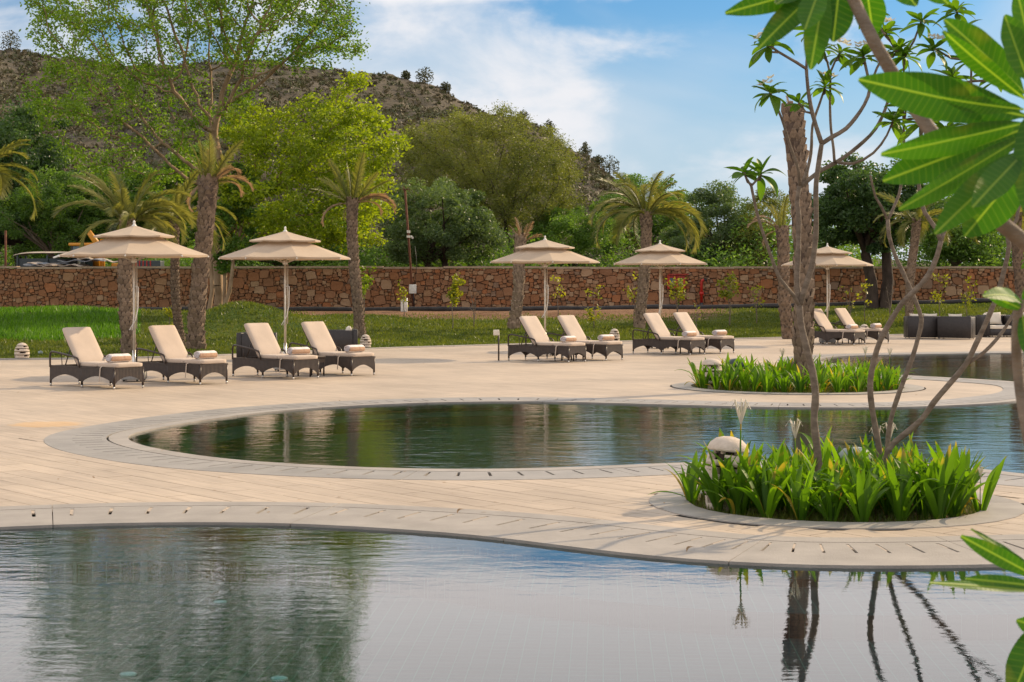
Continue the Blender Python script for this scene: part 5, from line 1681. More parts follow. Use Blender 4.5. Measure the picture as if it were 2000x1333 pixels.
def make_lounger():
    root = thing('sun_lounger', 'x', 'sun lounger', (0, 0, 0), 0, 'wicker sun loungers lined up beside the pool')
    x0, x1 = -LL / 2, LL / 2
    for s in (-1, 1):
        mb = arch_panel(LL - .06, .37, 3 if False else 2); mb2 = MB(); mb2.add(mb.v, mb.f, M=Matrix.Translation((x0 + .03, s * (LWd / 2 - .012), 0)))
        mb2.build('side_panel', M_wick, root)
    for x in (x0 + .012, x1 - .012):
        mb = arch_panel(LWd - .06, .37, 1); mb2 = MB(); mb2.add(mb.v, mb.f, M=Matrix.Translation((x, -LWd / 2 + .03, 0)) @ Matrix.Rotation(R(90), 4, 'Z'))
        mb2.build('end_panel', M_wick, root)
    mb = MB()
    for s in (-1, 1): mb.box((0, s * (LWd / 2 - .02), .38), (LL, .045, .03))
    for x in (x0 + .02, x0 + .8, x1 - .02): mb.box((x, 0, .378), (.04, LWd - .08, .026))
    mb.box((.39, 0, .372), (1.1, LWd - .09, .012))
    mb.build('seat_frame', M_wick, root)
    for x in (x0 + .02, 0.0, x1 - .02):
        for s in (-1, 1):
            mb = MB(); mb.tube([(x, s * (LWd / 2 - .02), .36), (x, s * (LWd / 2 - .02), .05)], .021, 8); lg = mb.build('leg', M_tube, root)
            mb = MB(); mb.tube([(x, s * (LWd / 2 - .02), .06), (x, s * (LWd / 2 - .02), 0)], .019, 8); mb.build('foot_cap', M_steel, lg)
    for s in (-1, 1):
        y = s * (LWd / 2 - .005)
        pts = [(x0 + .02, y, .36), (x0 + .02, y, .58), (x0 + .035, y, .63), (x0 + .08, y, .655), (x0 + .16, y, .65), (-.20, y, .565), (-.12, y, .545), (-.075, y, .50), (-.06, y, .44), (-.05, y, .37)]
        pts = [tuple(q) for q in catmull([Vector(p) for p in pts], closed=False, step=.05)]
        mb = MB(); mb.tube(pts, .019, 8); mb.build('armrest', M_tube, root)
        mb = MB(); mb.tube([(x0 + .38, y * .97, .38), (x0 + .36, y * .97, .61)], .008, 6); mb.build('strut', M_tube, root)
    # backrest: hinged at x=-.2, tilted
    ang = R(54)
    Mb = Matrix.Translation((-.18, 0, .40)) @ Matrix.Rotation(ang, 4, 'Y')   # local -x runs up the back
    mb = MB()
    for s in (-1, 1): mb.box((-.36, s * .27, -.01), (.74, .03, .025), M=Mb)
    for k in range(5): mb.box((-.08 - k * .15, 0, -.012), (.03, .54, .018), M=Mb)
    mb.build('backrest', M_tube, root)
    mb = MB(); mb.tube([Mb @ Vector((-.45, .24, -.02)), (x0 + .35, .24, .39)], .011, 6); mb.tube([Mb @ Vector((-.45, -.24, -.02)), (x0 + .35, -.24, .39)], .011, 6); mb.build('back_support', M_tube, root)
    soft_box((-.40, 0, .055), (.86, .64, .09), .035, Mb, .006).build('back_cushion', M_cush, root)
    soft_box((.13, 0, .435), (.62, .63, .085), .032, None, .006).build('seat_cushion', M_cush, root)
    soft_box((.71, 0, .437), (.56, .63, .088), .032, None, .006).build('foot_cushion', M_cush, root)
    mb = MB()
    pts = [Vector((.62, -LWd / 2 + .01, .42)), Vector((.60, -LWd / 2 - .022, .39)), Vector((.585, -LWd / 2 - .024, .25)), Vector((.57, -LWd / 2 - .02, .13))]
    vs = []
    for p in pts: vs += [tuple(p + Vector((-.014, 0, 0))), tuple(p + Vector((.014, 0, 0))), tuple(p + Vector((-.014, .004, 0))), tuple(p + Vector((.014, .004, 0)))]
    fs = []
    for i in range(3):
        a = i * 4; fs += [(a, a + 1, a + 5, a + 4), (a + 2, a + 6, a + 7, a + 3), (a, a + 4, a + 6, a + 2), (a + 1, a + 3, a + 7, a + 5)]
    mb.add(vs, fs); mb.build('tie_strap', M_cush, root)
    return root


def towel_mat(name, phase):
    m, t, out = newmat(name)
    tcn = N(t, 'ShaderNodeTexCoord')
    sp = N(t, 'ShaderNodeSeparateXYZ', {0: tcn.outputs['Object']})
    a = N(t, 'ShaderNodeMath', {0: sp.outputs[2], 1: sp.outputs[0]}, operation='ARCTAN2')
    s = N(t, 'ShaderNodeMath', {0: a.outputs[0], 1: phase}, operation='ADD')
    s2 = N(t, 'ShaderNodeMath', {0: s.outputs[0], 1: 3.0}, operation='MULTIPLY')
    si = N(t, 'ShaderNodeMath', {0: s2.outputs[0]}, operation='SINE')
    f = N(t, 'ShaderNodeMapRange', {'Value': si.outputs[0], 'From Min': 0.12, 'From Max': 0.22})
    c = mixc(t, f.outputs[0], (0.78, 0.72, 0.68), (0.50, 0.32, 0.21))
    nz = N(t, 'ShaderNodeTexNoise', {'Vector': tcn.outputs['Object'], 'Scale': 160.0, 'Detail': 2.0})
    nl = N(t, 'ShaderNodeTexNoise', {'Vector': tcn.outputs['Object'], 'Scale': 9.0, 'Detail': 2.0})
    ad = N(t, 'ShaderNodeMath', {0: nl.outputs[0], 1: 5.0, 2: 0.0}, operation='MULTIPLY_ADD')
    ad2 = N(t, 'ShaderNodeMath', {0: ad.outputs[0], 1: nz.outputs[0]}, operation='ADD')
    bp = N(t, 'ShaderNodeBump', {'Height': ad2.outputs[0], 'Strength': 0.7, 'Distance': 0.008})
    b = N(t, 'ShaderNodeBsdfPrincipled', {'Base Color': c, 'Roughness': 0.95, 'Specular IOR Level': 0.1, 'Normal': bp.outputs[0]})
    t.links.new(b.outputs[0], out.inputs[0])
    return m


def make_towel():
    root = thing('rolled_towel', 'x', 'towel', (0, 0, 0), 0, 'rolled striped towels on the lounger feet')
    rx, rz, L = .098, .076, .46
    mb = MB(); n = 26
    rows = [(-L / 2, .80), (-L / 2 + .006, .93), (-L / 2 + .02, 1.0), (-L / 6, 1.02), (L / 6, .99), (L / 2 - .02, 1.0), (L / 2 - .006, .93), (L / 2, .80)]
    vs = []; fs = []
    for y, s in rows:
        for k in range(n):
            a = 2 * math.pi * k / n; lip = 1.0 + (.10 * (k / n) if k < n else 0)
            vs.append((rx * s * lip * math.cos(a), y, rz * s * lip * math.sin(a)))
    for i in range(len(rows) - 1):
        for k in range(n):
            k2 = (k + 1) % n; fs.append((i * n + k, (i + 1) * n + k, (i + 1) * n + k2, i * n + k2))
    mb.add(vs, fs, True); mb.build('roll', towel_mat('striped_towel', .6), root)
    for sgn in (-1, 1):
        mb = MB()
        # spiral end face: coiled ribbon standing a little proud
        pts = []
        for k in range(44):
            a = k * .42; q = 1 - k / 46
            pts.append((rx * .86 * q * math.cos(a), sgn * (L / 2 - .003), rz * .86 * q * math.sin(a)))
        mb.tube(pts, .0075, 5)
        mb.build('spiral_end', M_towend, root)
    return root


M_towend = fabric('towel_end', (0.74, 0.69, 0.70))
L_lab = ['wicker lounger with beige cushions, leftmost of the row', 'wicker lounger with beige cushions, second from the left', 'wicker lounger in front of the left wicker armchair, under the second parasol',
         'wicker lounger in front of the lit wicker armchair, fourth from the left', 'wicker lounger left of the third parasol pole with a switch box behind it', 'wicker lounger right of the third parasol pole',
         'wicker lounger left of the fourth parasol pole, nearest the slotted lamp', 'wicker lounger right of the fourth parasol pole', 'wicker lounger partly hidden behind the ragged palm trunk', 'last wicker lounger of the row, right of the fifth parasol pole']
LP = [(223, 761.5), (391, 752.6), (573, 742.1), (686.6, 735.2), (1110.5, 709), (1183.7, 705.3), (1348, 694.6), (1407, 691.4), (1668, 675), (1715, 672.2)]
proto = make_lounger(); tow = make_towel()
loungers = []
towdx = [0, .02, 0, .03, -.02, -.03, 0, 0, -.03, 0]
for i, (px, py) in enumerate(LP):
    q = G(px, py)
    rz = LROT + [0.03, .02, -.02, 0, .01, 0, -.01, .01, 0, 0][i]
    ux = Vector((math.cos(rz), math.sin(rz), 0)); uy = Vector((-ux.y, ux.x, 0))
    c = q - ux * (LL / 2 - .02) + uy * (LWd / 2 - .02)
    c.z = 0.0
    if i == 0:
        proto.location = c; proto.rotation_euler = (0, 0, rz); proto['label'] = L_lab[0]; r_ = proto
    else:
        r_ = dup(proto, c, rz, L_lab[i])
    loungers.append(r_)
    tl = c + ux * (.73 + towdx[i]) + uy * (-.02 + .03 * (i % 3 - 1)); tl.z = .567
    lab = 'rolled striped towel on the foot of the ' + ['leftmost lounger', 'second lounger from the left', 'lounger before the left wicker armchair', 'lounger before the lit wicker armchair', 'lounger left of the third parasol pole', 'lounger right of the third parasol pole',
           'lounger left of the fourth parasol pole', 'lounger right of the fourth parasol pole', 'lounger behind the ragged palm trunk', 'last lounger of the row'][i]
    if i == 0:
        tow.location = tl; tow.rotation_euler = (0, 0, rz); tow['label'] = lab
    else:
        dup(tow, tl, rz + [0, .05, -.06, .04, .08, -.03, .05, -.05, .03, .06][i], lab)


def make_parasol():
    root = thing('parasol', 'x', 'parasol', (0, 0, 0), 0, 'beige two-tier parasols standing between the loungers')
    H, RR = 3.12, 1.46
    mb = MB(); mb.tube([(0, 0, .25), (0, 0, H - .06)], .027, 10); mb.build('pole', M_pole, root)
    mb = MB(); mb.tube([(0, 0, .1), (0, 0, .62)], .036, 10); mb.build('socket', M_steel, root)
    mb = MB(); mb.rbox((0, 0, .125), (.46, .46, .17), .015); mb.build('base', M_granite, root)
    for x in (-.18, .18):
        for y in (-.18, .18):
            mb = MB(); mb.tube([(x, y - .01, .028), (x, y + .015, .028)], .026, 8); mb.build('castor', M_tuft, root)
    mb = MB(); mb.tube([(.055, -.01, H - .75), (.05, -.01, 1.05)], .012, 6); mb.build('pull_rod', M_pole, root)
    mb = MB(); pts = [(.0, -.03, 1.88), (.085, -.03, 1.88), (.075, -.03, 1.45), (.03, -.03, 1.22), (-.09, -.03, 1.02), (-.03, -.03, 1.02), (.0, -.03, 1.3), (.0, -.03, 1.88)]
    mb.tube(pts, .011, 6); mb.build('handle', M_white, root)
    mb = MB(); mb.lathe([(.045, H - .08), (.05, H - .02), (.03, H + .0), (.02, H + .03), (.028, H + .05), (.018, H + .075), (.001, H + .09)], 12); mb.build('finial', M_white, root)

    def tier(r0, z0, r1, z1, sag, hem, rows=6, name='canopy'):
        m_ = MB(); vs = []; fs = []; seg = 5; n = 8 * seg
        for i in range(rows + 1):
            t = i / rows
            for k in range(n):
                a = 2 * math.pi * k / n; f = (k % seg) / seg
                # straight hem between ribs, cloth dips between ribs
                rr = (r0 + (r1 - r0) * t)
                ch = math.cos(math.pi / 8) / math.cos((f - .5) * math.pi / 4)
                rr2 = rr * ch
                z = z0 + (z1 - z0) * (t ** .88) - .012 * t * math.sin(math.pi * f)
                z -= 0.0
                vs.append((rr2 * math.cos(a), rr2 * math.sin(a), z))
        if hem:
            for k in range(n):
                x, y, z = vs[rows * n + k]; vs.append((x * .995, y * .995, z - hem))
        tot = rows + (1 if hem else 0)
        for i in range(tot):
            for k in range(n):
                k2 = (k + 1) % n; fs.append((i * n + k, (i + 1) * n + k, (i + 1) * n + k2, i * n + k2))
        m_.add(vs, fs, False)
        return m_
    cz = H - .10
    lo = tier(.30, H - .16, RR, H - .60, 0, .04).build('lower_canopy', M_canopy, root)
    for p in lo.data.polygons: pass
    up = tier(.03, H - .02, .80, H - .225, 0, .03, 5).build('upper_canopy', M_canopy, root)
    mb = MB()
    for k in range(8):
        a = 2 * math.pi * k / 8
        u = Vector((math.cos(a), math.sin(a), 0))
        rb = MB(); p0 = u * .05 + Vector((0, 0, H - .13)); p1 = u * (RR * .995) + Vector((0, 0, H - .62))
        rb.tube([p0, p0.lerp(p1, .5) + Vector((0, 0, -.01)), p1], .011, 5); ro = rb.build('rib', M_pole, root)
        st = MB(); st.tube([u * .04 + Vector((0, 0, cz - .62)), p0.lerp(p1, .56) + Vector((0, 0, -.02))], .009, 5); st.build('strut', M_pole, ro)
        tp_ = MB(); tp_.tube([p1 - u * .03, p1 + u * .02 + Vector((0, 0, -.02))], .016, 6); tp_.build('rib_tip', M_white, ro)
    mb.lathe([(.05, cz - .66), (.06, cz - .62), (.05, cz - .58)], 10); mb.build('runner', M_white, root)
    return root


par = make_parasol()
PP = [(262, 34.7, 0.10, 'beige two-tier parasol farthest left, its pole before a palm trunk'), (557, 38.6, .30, 'beige two-tier parasol above the two wicker armchairs, second from the left'),
      (1064.5, 46.4, .12, 'beige two-tier parasol in the middle, before the cut-back palm stump'), (1289, 51.5, .33, 'beige two-tier parasol left of the red hose cabinet'), (1616, 55.5, .02, 'beige two-tier parasol behind the ragged palm, farthest right')]
for i, (px, d, rz, lab) in enumerate(PP):
    loc = Vector(((px - 1000) / FP * d, d, 0))
    if i == 0: par.location = loc; par.rotation_euler = (0, 0, rz); par['label'] = lab
    else: dup(par, loc, rz, lab)

# low side tables between the loungers
def side_table(c, lab, first=None):
    if first is not None: return dup(first, c, LROT, lab)
    root = thing('side_table', lab, 'side table', c, LROT, 'small wicker tables between paired loungers')
    mb = MB(); mb.rbox((0, 0, .40), (.44, .44, .05), .01); mb.build('table_top', M_wick, root)
    mb = MB()
    for x in (-.2, .2): mb.box((x, 0, .34), (.02, .42, .10))
    for y in (-.2, .2): mb.box((0, y, .34), (.38, .02, .10))
    mb.build('apron', M_wick, root)
    for x in (-.19, .19):
        for y in (-.19, .19):
            mb = MB(); mb.tube([(x, y, .34), (x, y, 0)], .018, 8); mb.build('leg', M_tube, root)
    return root


tbl = None
for (i, j), lab in (((2, 3), 'small dark wicker table between the loungers under the second parasol'), ((4, 5), 'small dark wicker table between the loungers under the third parasol'), ((6, 7), 'small dark wicker table between the loungers under the fourth parasol'), ((8, 9), 'small dark wicker table between the last two loungers')):
    c = (loungers[i].location + loungers[j].location) / 2 + Vector((math.cos(LROT), math.sin(LROT), 0)) * .22
    t_ = side_table(c, lab, tbl); tbl = tbl or t_

# switch box on a post behind lounger five
q = G(974, 704.5); root = thing('switch_post', 'small cream switch box on a dark post behind the fifth lounger', 'switch post', (q.x, q.y, 0))
mb = MB(); mb.tube([(0, 0, 0), (0, 0, .74)], .02, 8); mb.build('post', M_tube, root)
mb = MB(); mb.rbox((-.06, -.02, .70), (.15, .10, .14), .012); mb.build('box', M_pill, root)


# ------------------------------------------------------------------ wicker armchairs and sofas
def armchair(label, loc, rz, w=.80, dpt=.78, h=.70, group='wicker armchairs on the far terrace', pillow=True):
    root = thing('wicker_armchair', label, 'armchair', loc, rz, group)   # faces +x locally
    t = .13
    mb = MB(); mb.rbox((-dpt / 2 + t / 2, 0, h / 2 + .02), (t, w, h - .04), .012, 1); mb.build('back_panel', M_wick2, root)
    for s in (-1, 1):
        mb = MB(); mb.rbox((t / 2, s * (w / 2 - t / 2), h / 2 + .01), (dpt - t - .004, t, h - .06), .012, 1); mb.build('arm', M_wick2, root)
    mb = MB(); mb.rbox((t / 2, 0, .17), (dpt - t - .01, w - 2 * t - .006, .24), .01, 1); mb.build('seat_base', M_wick2, root)
    soft_box((t / 2 + .01, 0, .35), (dpt - t - .02, w - 2 * t - .01, .12), .03).build('seat_cushion', M_pill, root)
    for x in (-dpt / 2 + .06, dpt / 2 - .06):
        for y in (-w / 2 + .06, w / 2 - .06):
            mb = MB(); mb.tube([(x, y, .05), (x, y, 0)], .02, 8); mb.build('foot', M_steel, root)
    return root


def pillow(label, loc, rz, w=.48, h=.44, tilt=15):
    mb = MB(); n = 12; vs = []; fs = []
    for side in (1, -1):
        for i in range(n + 1):
            for j in range(n + 1):
                u, v = i / n * 2 - 1, j / n * 2 - 1
                pin = 1 - .10 * (1 - v * v) * abs(u) ** 3
                pin2 = 1 - .10 * (1 - u * u) * abs(v) ** 3
                th = .075 * (max(0, 1 - u ** 4) * max(0, 1 - v ** 4)) ** .5
                vs.append((side * th, u * w / 2 * pin, v * h / 2 * pin2))
        b = 0 if side == 1 else (n + 1) ** 2
        for i in range(n):
            for j in range(n):
                a = b + i * (n + 1) + j; q = (a, a + 1, a + n + 2, a + n + 1); fs.append(q if side == -1 else q[::-1])
    mb.add(vs, fs, True)
    o = mb.build('pillow', M_pill); o.location = loc; o.rotation_euler = (0, R(-tilt), rz)
    return tag(o, label, 'pillow', 'cream pillows on the wicker seats')


def seat(px, py, d, rz, lab, plab, w=.8, h=.70, ps=(.48, .44)):
    loc = Vector(((px - 1000) / FP * d, d, 0))
    armchair(lab, loc, rz, w=w, h=h)
    u = Vector((math.cos(rz), math.sin(rz), 0))
    for k, pl in enumerate(plab if isinstance(plab, list) else [plab]):
        off = 0 if not isinstance(plab, list) else (k - (len(plab) - 1) / 2) * w * .42
        v = Vector((-u.y, u.x, 0))
        pillow(pl, loc - u * .15 + v * off + Vector((0, 0, h - .12)), rz, *ps)


seat(502, 700, 44.0, R(-8), 'wicker armchair seen from behind the third lounger, facing right', 'cream pillow standing in the left wicker armchair', w=1.0)
seat(668, 690, 46.8, R(190), 'wicker armchair with its sunlit side panel behind the fourth lounger', 'cream pillow leaning in the armchair behind the fourth lounger', w=.85)
seat(1801, 660, 60.5, R(88), 'dark wicker two-seat sofa seen from behind, left one at the far right terrace', ['cream pillow above the left dark sofa back, left of two', 'cream pillow above the left dark sofa back, right of two'], w=1.14, h=.78)
seat(1868, 661, 60.0, R(64), 'dark wicker sofa seen from behind with its right side sunlit', 'cream pillow above the back of the sofa with the sunlit side', w=1.14, h=.78)
seat(1915, 655, 63.0, R(178), 'wicker armchair standing behind the sofa with the sunlit side', 'cream pillow in the armchair behind the sunlit-side sofa', w=.9, h=.75)
seat(1945, 656, 62.2, R(-78), 'wicker armchair facing the camera near the right edge', 'cream pillow in the armchair facing the camera near the right edge', w=1.1, h=.78, ps=(.6, .46))
seat(1996, 656, 62.5, R(-80), 'wicker armchair cut by the right edge of the photo', 'cream pillow in the armchair at the right edge', w=.95, h=.78)


# ------------------------------------------------------------------ saplings before the wall
def sapling(label, px, d, toppy, crown, nleaf, lm, stems=1, lean=0.0):
    b = on_lawn(px, d); h = P(px, toppy, d).z - b[2]
    root = thing('sapling', label, 'sapling', b, 0, 'young saplings planted before the wall')
    tips = []
    mb = MB()
    for s in range(stems):
        a = (s - (stems - 1) / 2) * .35 + lean
        pts = [Vector((0, 0, -.1))]
        for k in range(1, 6):
            t = k / 5; pts.append(Vector((a * h * t * t * .5 + random.uniform(-.03, .03), random.uniform(-.05, .05), h * t * (.9 if s else 1))))
        mb.tube(pts, [.022, .018, .015, .012, .009, .004], 5)
        for k in range(9):
            t = random.uniform(1 - crown, .98); i = min(4, int(t * 5)); p = pts[i].lerp(pts[i + 1], t * 5 - i)
            az = random.uniform(0, 6.28); l = h * .22 * random.uniform(.5, 1.1)
            e = p + Vector((math.cos(az) * l * .75, math.sin(az) * l * .75, l * .6))
            mb.tube([p, p.lerp(e, .5) + Vector((0, 0, .02)), e], [.007, .005, .002], 4); tips += [e, p.lerp(e, .6), e]
    mb.build('stem', M_frbark, root)
    if nleaf:
        T = np.array([tuple(q) for q in tips]); pk = rng.integers(0, len(T), nleaf)
        V, F = leaf_quads(T[pk] + rng.normal(0, .07, (nleaf, 3)), .15, .075, .1, .5)
        link('foliage', np_mesh('foliage', V, F, lm), root)['kind'] = 'stuff'


random.seed(77)
for a in (('bushy yellow-green sapling, the brightest, left of the palm stump', 884, 62, 553, .55, 420, LF_sap), ('thin sapling with sparse leaves right of the cut-back palm stump', 1160, 64, 566, .8, 130, LF_sap),
          ('leafy sapling partly before the red hose cabinet', 1322, 66, 548, .5, 220, LF_sap, 2), ('round-headed yellow-green sapling right of the red hydrant', 1425, 66, 546, .42, 300, LF_sap, 2),
          ('nearly bare thin sapling beside the white pole box', 789, 66, 560, .7, 50, LF_sap), ('bare twiggy sapling right of the brightest sapling', 925, 64, 560, .7, 0, None, 2),
          ('green sapling climbing beside the palm right of the second parasol', 712, 66, 520, .75, 260, LF_lime), ('pale thin sapling left of the fourth parasol pole', 1238, 67, 545, .6, 90, LF_sap),
          ('small thin sapling between the hydrant and the round-headed sapling', 1477, 67, 560, .6, 60, LF_sap, 2), ('faint leafy sapling just left of the third parasol pole', 1090, 70, 545, .6, 60, LF_sap),
          ('thin bare stem sapling below the red hydrant', 1360, 64, 600, .5, 12, LF_sap), ('twiggy sapling behind the fifth parasol pole', 1660, 68, 560, .7, 25, LF_sap, 3), ('dry sapling with a few yellow leaves right of the fifth parasol', 1690, 69, 548, .6, 50, LF_sap),
          ('leafy sapling above the right sofas, left of two', 1835, 70, 542, .7, 120, LF_sap), ('leafy sapling above the right sofas, right of two', 1888, 70, 545, .7, 110, LF_sap), ('bare forked sapling left of the slim palm', 1738, 68, 560, .8, 0, None, 2),
          ('small green shoot on the mound behind the first loungers', 331, 55, 610, .9, 110, LF_sap)):
    sapling(*a)


# ------------------------------------------------------------------ frangipani
def ob_leaf(name, L, w, mat, n=10, m_=2, bend=.25, fold=.12):
    """long oval leaf along +x, pointed both ends, midrib valley, arched down"""
    V = []; F = []
    cols_ = 2 * m_ + 1
    for i in range(n + 1):
        t = i / n
        ww = w / 2 * (math.sin(math.pi * min(1, t ** 1.15 * .97 + .02)) ** .72) * (1 if t > .12 else .35 + t * 5.4) if t < .999 else .004
        ww = max(ww, w * .035 if t < .15 else .001)
        a = bend * t * t
        for j in range(cols_):
            s = (j - m_) / m_
            wv = .05 * ww * math.sin(t * 19 + s * 3 + L * 40) * abs(s) if m_ > 2 else 0
            V.append((L * t * (1 - .1 * a), ww * s, -L * a * .5 * t + abs(s) * ww * fold + wv + (.02 * w * math.sin(t * 11 + s * 2) * abs(s))))
    for i in range(n):
        for j in range(cols_ - 1):
            a = i * cols_ + j; F.append((a, a + cols_, a + cols_ + 1, a + 1))
    return np_mesh(name, V, F, mat, True)


random.seed(31)
FRL = [ob_leaf('leaf', .27, .092, LF_fran, bend=b_, fold=f_) for b_, f_ in ((.2, .3), (.5, .2), (.9, .35), (.05, .5))]
BLM = MB()
for k in range(5):
    for q in range(5):
        a = q * 1.257 + k; c = Vector((.035 * math.cos(k * 1.3), .035 * math.sin(k * 1.3), .05 + .012 * (k % 3)))
        d_ = Vector((math.cos(a), math.sin(a), .5)).normalized(); s_ = Vector((-math.sin(a), math.cos(a), 0))
        BLM.add([c, c + d_ * .02 + s_ * .012, c + d_ * .042, c + d_ * .02 - s_ * .012], [(0, 1, 2, 3)], True)
BLOSS = BLM.mesh('blossom', M_petal)


def orient(direction, roll=0.0):
    d = direction.normalized(); up = Vector((0, 0, 1))
    if abs(d.z) > .97: up = Vector((0, 1, 0))
    y = up.cross(d).normalized(); z = d.cross(y)
    Mx = Matrix((d, y, z)).transposed().to_4x4()
    return Mx @ Matrix.Rotation(roll, 4, 'X')


def rosette(root, p, axis, n, sc=1.0, blossom=False):
    axis = axis.normalized(); u = axis.orthogonal().normalized(); w = axis.cross(u)
    ph = random.uniform(0, 6.28)
    n += 4
    for k in range(n):
        az = ph + k * 2.4; t = k / max(1, n - 1)
        el = -.45 + 1.35 * t + random.uniform(-.15, .15)      # lowest leaves hang
        d = (u * math.cos(az) + w * math.sin(az)) * math.cos(el) + axis * math.sin(el)
        o = link('leaf', random.choice(FRL), root)
        o.matrix_local = Matrix.Translation(p - axis * .03 * (1 - t)) @ orient(d, random.uniform(-.5, .5)) @ Matrix.Scale(sc * random.uniform(.65, 1.1) * (1 - .25 * t), 4)
    if blossom:
        o = link('blossom', BLOSS, root); o.matrix_local = Matrix.Translation(p) @ orient(axis, 0) @ Matrix.Rotation(R(90), 4, 'Y') @ Matrix.Scale(1.5, 4)


def frangipani(label, base_d, limbs, heads, rootpx):
    """limbs: [(pixels..., r0, r1, depth drift)]"""
    b = Vector(((rootpx - 1000) / FP * base_d, base_d, -.05))
    root = thing('frangipani_tree', label, 'frangipani tree', b, 0, 'frangipani trees')
    mb = MB()
    for pts, r0, r1, d0, d1 in limbs:
        n = len(pts); W_ = []
        for i, (px, py) in enumerate(pts):
            d = base_d + d0 + (d1 - d0) * i / (n - 1)
            W_.append(P(px, py, d) - b)
        W2_ = catmull(W_, closed=False, step=.07)
        k = len(W2_)
        rads = [(r0 + (r1 - r0) * i / (k - 1)) * (1 + .06 * math.sin(i * 1.7) + .09 * (math.sin(i * .55) > .93)) for i in range(k)]
        mb.tube(W2_, rads, 9)
    cand = [(q[0], q[1], q[2]) for q in mb.v[::9]]
    for px, py, dd, ax, n, sc, bl in heads:
        hp = P(px, py, base_d + dd) - b
        near_ = [c for c in cand if c[2] < hp.z - .05] or cand
        c = Vector(min(near_, key=lambda q: (Vector(q) - hp).length))
        if (c - hp).length > .06:
            mb.tube([c, c.lerp(hp, .55) + Vector((0, 0, -.04)), hp], [.012, .010, .009], 7)
    mb.build('trunk', M_frbark, root)
    for px, py, dd, ax, n, sc, bl in heads:
        rosette(root, P(px, py, base_d + dd) - b, Vector(ax), n, sc, bl)
    return root


D1 = 15.7
frangipani('tall frangipani whose thick grey stem bends up from the middle of the near planter', D1, [
    ([(1602, 990), (1597, 885), (1590, 820), (1593, 774), (1587, 726), (1575, 678), (1564, 630), (1561, 590)], .038, .030, 0, 0),
    ([(1562, 600), (1557, 555), (1559, 495), (1560, 420), (1557, 396), (1562, 364)], .027, .021, 0, .1),
    ([(1561, 600), (1572, 564), (1586, 519), (1593, 465), (1594, 420), (1594, 360), (1605, 281)], .027, .021, 0, -.15),
    ([(1562, 600), (1549, 576), (1524, 546), (1500, 484), (1479, 418), (1467, 362)], .018, .012, 0, -.3),
    ([(1467, 364), (1456, 345), (1453, 338)], .010, .008, -.3, -.35), ([(1467, 364), (1480, 350), (1486, 340)], .010, .008, -.3, -.25),
    ([(1562, 366), (1601, 335), (1634, 317), (1674, 288), (1710, 252), (1733, 202), (1745, 150)], .021, .013, .1, .5),
    ([(1634, 317), (1666, 320), (1706, 299), (1732, 265), (1744, 236)], .014, .009, .2, .1),
    ([(1562, 366), (1573, 345), (1584, 299), (1587, 245), (1600, 205), (1612, 170)], .017, .010, .1, .3),
    ([(1562, 366), (1560, 335), (1544, 288), (1526, 230), (1504, 182)], .015, .010, .1, -.2),
    ([(1630, 318), (1628, 290), (1623, 252), (1621, 200), (1621, 144), (1607, 94)], .013, .010, .2, .4),
    ([(1621, 144), (1632, 118), (1640, 104)], .010, .008, .35, .3),
    ([(1605, 281), (1587, 223), (1578, 173), (1575, 135)], .021, .015, -.15, -.2),
    ([(1575, 135), (1555, 122), (1519, 101), (1499, 86)], .014, .010, -.2, -.4),
    ([(1575, 135), (1578, 95), (1590, 60)], .012, .009, -.2, -.1),
    ([(1605, 281), (1625, 268), (1652, 252), (1688, 205), (1699, 173), (1694, 145), (1686, 110)], .021, .012, -.15, .1),
    ([(1699, 173), (1720, 120), (1752, 98)], .012, .009, 0, .2)],
    [(1453, 336, -.35, (-.4, 0, 1), 8, .95, False), (1487, 338, -.25, (.5, 0, 1), 9, 1.0, False), (1503, 180, -.2, (-.3, 0, 1), 13, .95, True), (1612, 168, .3, (.2, 0, 1), 12, .9, True),
     (1744, 234, .1, (.3, -.2, 1), 13, .85, False), (1745, 150, .5, (.2, 0, 1), 12, .9, False), (1607, 94, .4, (-.3, 0, 1), 10, .8, False), (1641, 102, .3, (.3, 0, 1), 10, .8, True),
     (1498, 86, -.4, (-.5, -.1, 1), 13, .95, True), (1590, 58, -.1, (0, 0, 1), 9, .85, False), (1686, 108, .1, (0, 0, 1), 14, 1.0, True), (1753, 97, .2, (.4, 0, 1), 13, .95, False), (1560, 200, -.1, (-.2, 0, 1), 7, .8, False)], 1602)
